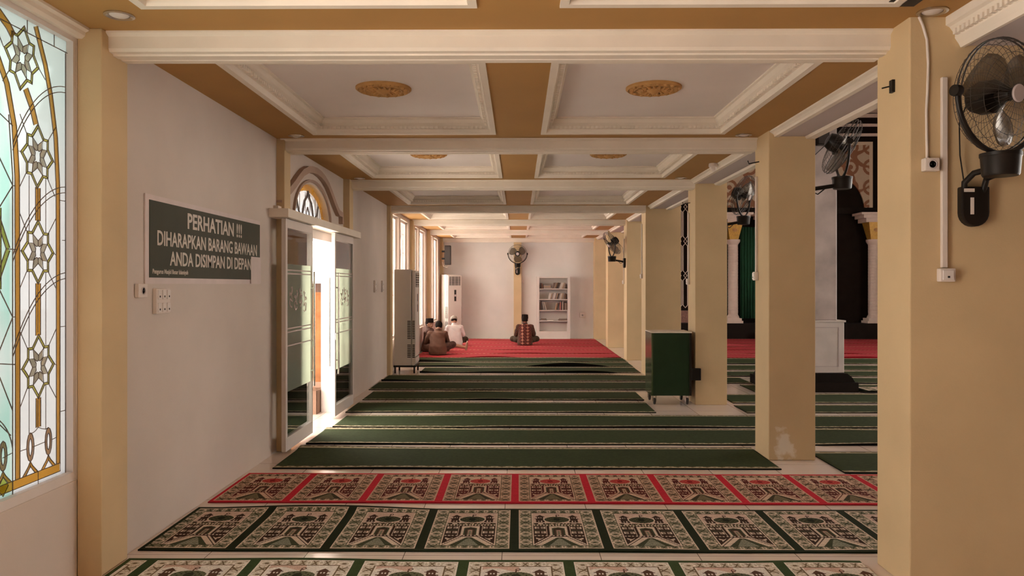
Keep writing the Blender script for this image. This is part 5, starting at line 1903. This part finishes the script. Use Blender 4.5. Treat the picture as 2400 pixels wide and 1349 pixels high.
def person(loc, rz, label, J, shirt, lower, lower_cols=None, shirt_cols=None, headturn=(0, 0, 0), cap='peci', bare_calf=False, hem=-0.03, face=False, seed=1.0):
    """J: joints in local coordinates facing +y: pelvis, waist, chest, neck, head, sh, el, wr, hip, knee, ank for L and R"""
    root = empty('person', loc, rz)
    tag(root, label, 'person')
    V = Vector
    hr = Euler(headturn).to_matrix()
    hc = V(J['head'])
    pe, wa, ch, nk = V(J['pelvis']), V(J['waist']), V(J['chest']), V(J['neck'])
    shz = (V(J['shL']) + V(J['shR'])) / 2
    # body: one continuous skin
    mbs = [loft(MB(), [(pe + V((0, 0, -0.09)), 0.10, 0.09), (pe, 0.135, 0.11), (wa, 0.115, 0.09), (ch, 0.14, 0.095), (shz + V((0, 0, 0.02)), 0.13, 0.07), (nk, 0.052, 0.052), (nk * 0.5 + hc * 0.5, 0.05, 0.05), (hc, 0.04, 0.04)]),
           head_mesh(hc, hr, 1.06)]
    for s in 'LR':
        sg_ = -1 if s == 'L' else 1
        sh_, el, wr = V(J['sh' + s]), V(J['el' + s]), V(J['wr' + s])
        mbs.append(capsule(MB(), [(sh_, 0.052), (sh_ * 0.5 + el * 0.5, 0.045), (el, 0.037), (el * 0.6 + wr * 0.4, 0.037), (wr, 0.025)], 12))
        d = wr - el
        d.z *= 0.3
        for c in hand_chains(J['wr' + s], d, sg_):
            mbs.append(capsule(MB(), [(p, r if not isinstance(r, tuple) else 0.024) for p, r in c], 8))
        hi, kn, an = V(J['hip' + s]), V(J['knee' + s]), V(J['ank' + s])
        mbs.append(capsule(MB(), [(hi, 0.085), ((hi + kn) / 2, 0.073), (kn, 0.055), (kn * 0.62 + an * 0.38, 0.052), (an, 0.034)], 12))
        fd = J.get('toe' + s)
        fd = V(fd) if fd else V((0.3 * sg_, 0.9, 0.0))
        for c in foot_chains(J['ank' + s], fd):
            mbs.append(capsule(MB(), [(p, r if not isinstance(r, tuple) else 0.034) for p, r in c], 8))
    fused('body', mbs, M['skin'], root, 0.0065, 2)
    # shirt: falls from the shoulders to the hem on the carpet
    low = V((pe.x, pe.y - 0.02, hem))
    mbs = [loft(MB(), [(low, 0.205, 0.175), (low * 0.6 + pe * 0.4, 0.215, 0.185), (pe + V((0, 0, 0.04)), 0.205, 0.165), (wa, 0.180, 0.140), (ch * 0.6 + wa * 0.4, 0.185, 0.135), (ch + V((0, 0, 0.03)), 0.190, 0.125), (shz + V((0, 0, 0.035)), 0.165, 0.095), (nk * 0.55 + shz * 0.45 + V((0, 0, 0.015)), 0.10, 0.078), (nk + V((0, 0, 0.015)), 0.062, 0.062)])]
    for s in 'LR':
        sh_, el, wr = V(J['sh' + s]), V(J['el' + s]), V(J['wr' + s])
        mbs.append(capsule(MB(), [(sh_ * 0.8 + ch * 0.2, 0.080), (sh_, 0.076), (sh_ * 0.5 + el * 0.5, 0.070), (el, 0.062), (el * 0.5 + wr * 0.5, 0.056), (el * 0.14 + wr * 0.86, 0.046)], 14))
    fused('shirt', mbs, shirt, root, 0.011, 6, shirt_cols, 0.0045, seed)
    mbs = [loft(MB(), [(pe + V((0, 0.06, -0.12)), 0.16, 0.15), (pe + V((0, 0.04, 0.0)), 0.15, 0.13), (pe + V((0, 0.02, 0.08)), 0.12, 0.10)])]
    for s in 'LR':
        hi, kn, an = V(J['hip' + s]), V(J['knee' + s]), V(J['ank' + s])
        end = an * 0.8 + kn * 0.2 if not bare_calf else kn * 0.88 + an * 0.12
        mbs.append(capsule(MB(), [(hi + V((0, 0.02, 0)), 0.108), ((hi + kn) / 2, 0.100), (kn, 0.084), (end, 0.068)], 14))
    fused('trousers', mbs, lower, root, 0.012, 5, lower_cols, 0.005, seed + 2)
    # hair and cap
    top = hc + hr @ V((0, -0.005, 0.0))
    pr = [(0.0, -0.052), (0.070, -0.050), (0.085, -0.02), (0.091, 0.02), (0.088, 0.06), (0.068, 0.10), (0.034, 0.122), (0.0, 0.128)]
    hm = MB().lathe(pr, top + hr @ V((0, -0.020, 0.004)), 24, hr @ Matrix.Rotation(0.30, 3, 'X') @ Matrix.Diagonal((0.95, 1.12, 1) if cap != 'knit' else (0.90, 0.98, 0.9)).to_3x3())
    hm.build('hair', M['hair'], root, True)
    if cap == 'peci':
        c2 = MB()
        c2.lathe([(0.090, 0.02), (0.094, 0.03), (0.089, 0.120), (0.084, 0.130), (0.03, 0.133), (0.0, 0.126)], top + hr @ V((0, -0.006, 0.016)), 32, hr @ Matrix.Rotation(0.06, 3, 'X') @ Matrix.Diagonal((0.98, 1.20, 1)).to_3x3())
        tag(c2.build('cap', M['velvet'], root, True), 'black velvet cap')
    elif cap == 'knit':
        c2 = MB()
        c2.lathe([(0.094, 0.020), (0.099, 0.028), (0.098, 0.065), (0.086, 0.105), (0.05, 0.132), (0.0, 0.140)], top + hr @ V((0, -0.012, 0.0)), 32, hr @ Matrix.Diagonal((0.97, 1.14, 1)).to_3x3())
        tag(c2.build('cap', M['knit'], root, True), 'grey knitted skullcap')
    col = MB()
    col.lathe([(0.066, -0.012), (0.072, 0.0), (0.064, 0.034), (0.057, 0.034), (0.058, -0.01)], nk + V((0, 0, 0.01)), 24, Matrix.Rotation(-0.2, 3, 'X'))
    col.build('collar', shirt if not shirt_cols else M['darkred'], root, True)
    if face:
        eyes(hc + hr @ V((0, 0.005, 0)), hr, root)
    return root


def batik(co):
    """maroon ground with two upright rows of pale crosses on the back and small flecks"""
    x, z = co.x, co.z
    base = Vector(s8(92, 26, 18)) if math.sin(x * 70) * math.sin(z * 80) < 0.1 else Vector(s8(52, 18, 12))
    if abs(co.x) > 0.155:
        base = Vector(s8(58, 36, 22)) if math.sin(x * 90 + z * 40) * math.sin(z * 75) < 0.2 else Vector(s8(84, 48, 30))
    for cx in (-0.075, 0.072):
        dx = abs(x - cx)
        dz = abs(((z + 0.02) % 0.085) - 0.0425)
        if (dx < 0.009 and dz < 0.036) or (dz < 0.009 and dx < 0.034):
            return tuple(Vector(s8(184, 128, 104)))
    if math.sin(x * 110 + 2) * math.cos(z * 120) > 0.72:
        return tuple(Vector(s8(128, 70, 50)))
    return tuple(base)


J0 = dict(pelvis=(0, 0, 0.13), waist=(0, 0.0, 0.27), chest=(0, 0.02, 0.42), neck=(0, 0.055, 0.535), head=(0.0, 0.085, 0.645),
          shL=(-0.175, 0.03, 0.46), shR=(0.175, 0.03, 0.46), elL=(-0.245, 0.08, 0.25), elR=(0.245, 0.08, 0.25), wrL=(-0.19, 0.27, 0.16), wrR=(0.19, 0.27, 0.16),
          hipL=(-0.10, 0.06, 0.11), hipR=(0.10, 0.06, 0.11), kneeL=(-0.33, 0.20, 0.12), kneeR=(0.33, 0.20, 0.12), ankL=(0.06, 0.36, 0.06), ankR=(-0.06, 0.28, 0.05),
          toeL=(0.9, 0.3, 0.0), toeR=(-0.9, 0.3, 0.0))
ZC = 0.050
person((0.18, 21.05, ZC), 0.03, 'person in a maroon patterned shirt and black cap, seated alone on the red carpet', J0, M['batik'], M['olive'], shirt_cols=batik, headturn=(-0.18, 0, -0.12), cap='peci')

J2 = dict(J0)
J2.update(pelvis=(0, 0, 0.13), waist=(0.0, 0.05, 0.27), chest=(-0.02, 0.13, 0.42), neck=(0.0, 0.20, 0.52), head=(0.03, 0.26, 0.61), shL=(-0.18, 0.12, 0.45), shR=(0.17, 0.14, 0.45), elL=(-0.27, 0.20, 0.25), elR=(0.23, 0.24, 0.26),
          wrL=(-0.18, 0.38, 0.20), wrR=(0.12, 0.40, 0.18), kneeL=(-0.26, 0.24, 0.13), kneeR=(0.36, 0.14, 0.19), ankR=(0.22, 0.02 + 0.30, 0.05), ankL=(0.02, 0.38, 0.06))
person((-1.90, 18.08, ZC), 0.12, 'person in a brown shirt with bare shins, leaning forward on the red carpet, back turned', J2, M['brownshirt'], M['darkred'], headturn=(-0.55, 0.0, -0.1), cap=None, bare_calf=True)

J3 = dict(J0)
J3.update(chest=(0, 0.05, 0.42), neck=(0, 0.10, 0.53), head=(0.0, 0.15, 0.63), shL=(-0.17, 0.05, 0.46), shR=(0.17, 0.06, 0.46))
person((-1.72, 20.75, ZC), 0.25, 'person in a white shirt and knitted skullcap, seated by the narrow windows, back turned', J3, M['whiteshirt'], M['olive'], headturn=(-0.45, 0, 0.0), cap='knit')

J4 = dict(J0)
J4.update(ankL=(-0.07, 0.92, 0.055), kneeL=(-0.10, 0.52, 0.12), hipL=(-0.09, 0.06, 0.11), toeL=(-0.05, 0.15, 0.95), kneeR=(0.13, 0.30, 0.28), ankR=(0.11, 0.42, 0.06), elR=(0.20, 0.10, 0.26), wrR=(0.15, 0.26, 0.32), chest=(0, 0.0, 0.42), head=(0, 0.02, 0.635), neck=(0, 0.005, 0.535))
person((-2.215, 19.02, ZC), -PI / 2 - 0.05, 'person in a black cap against the window wall, one bare leg stretched out', J4, M['darkred'], M['brownsarong'], headturn=(-0.05, 0, -0.75), cap='peci', face=True, bare_calf=True, seed=4.0)
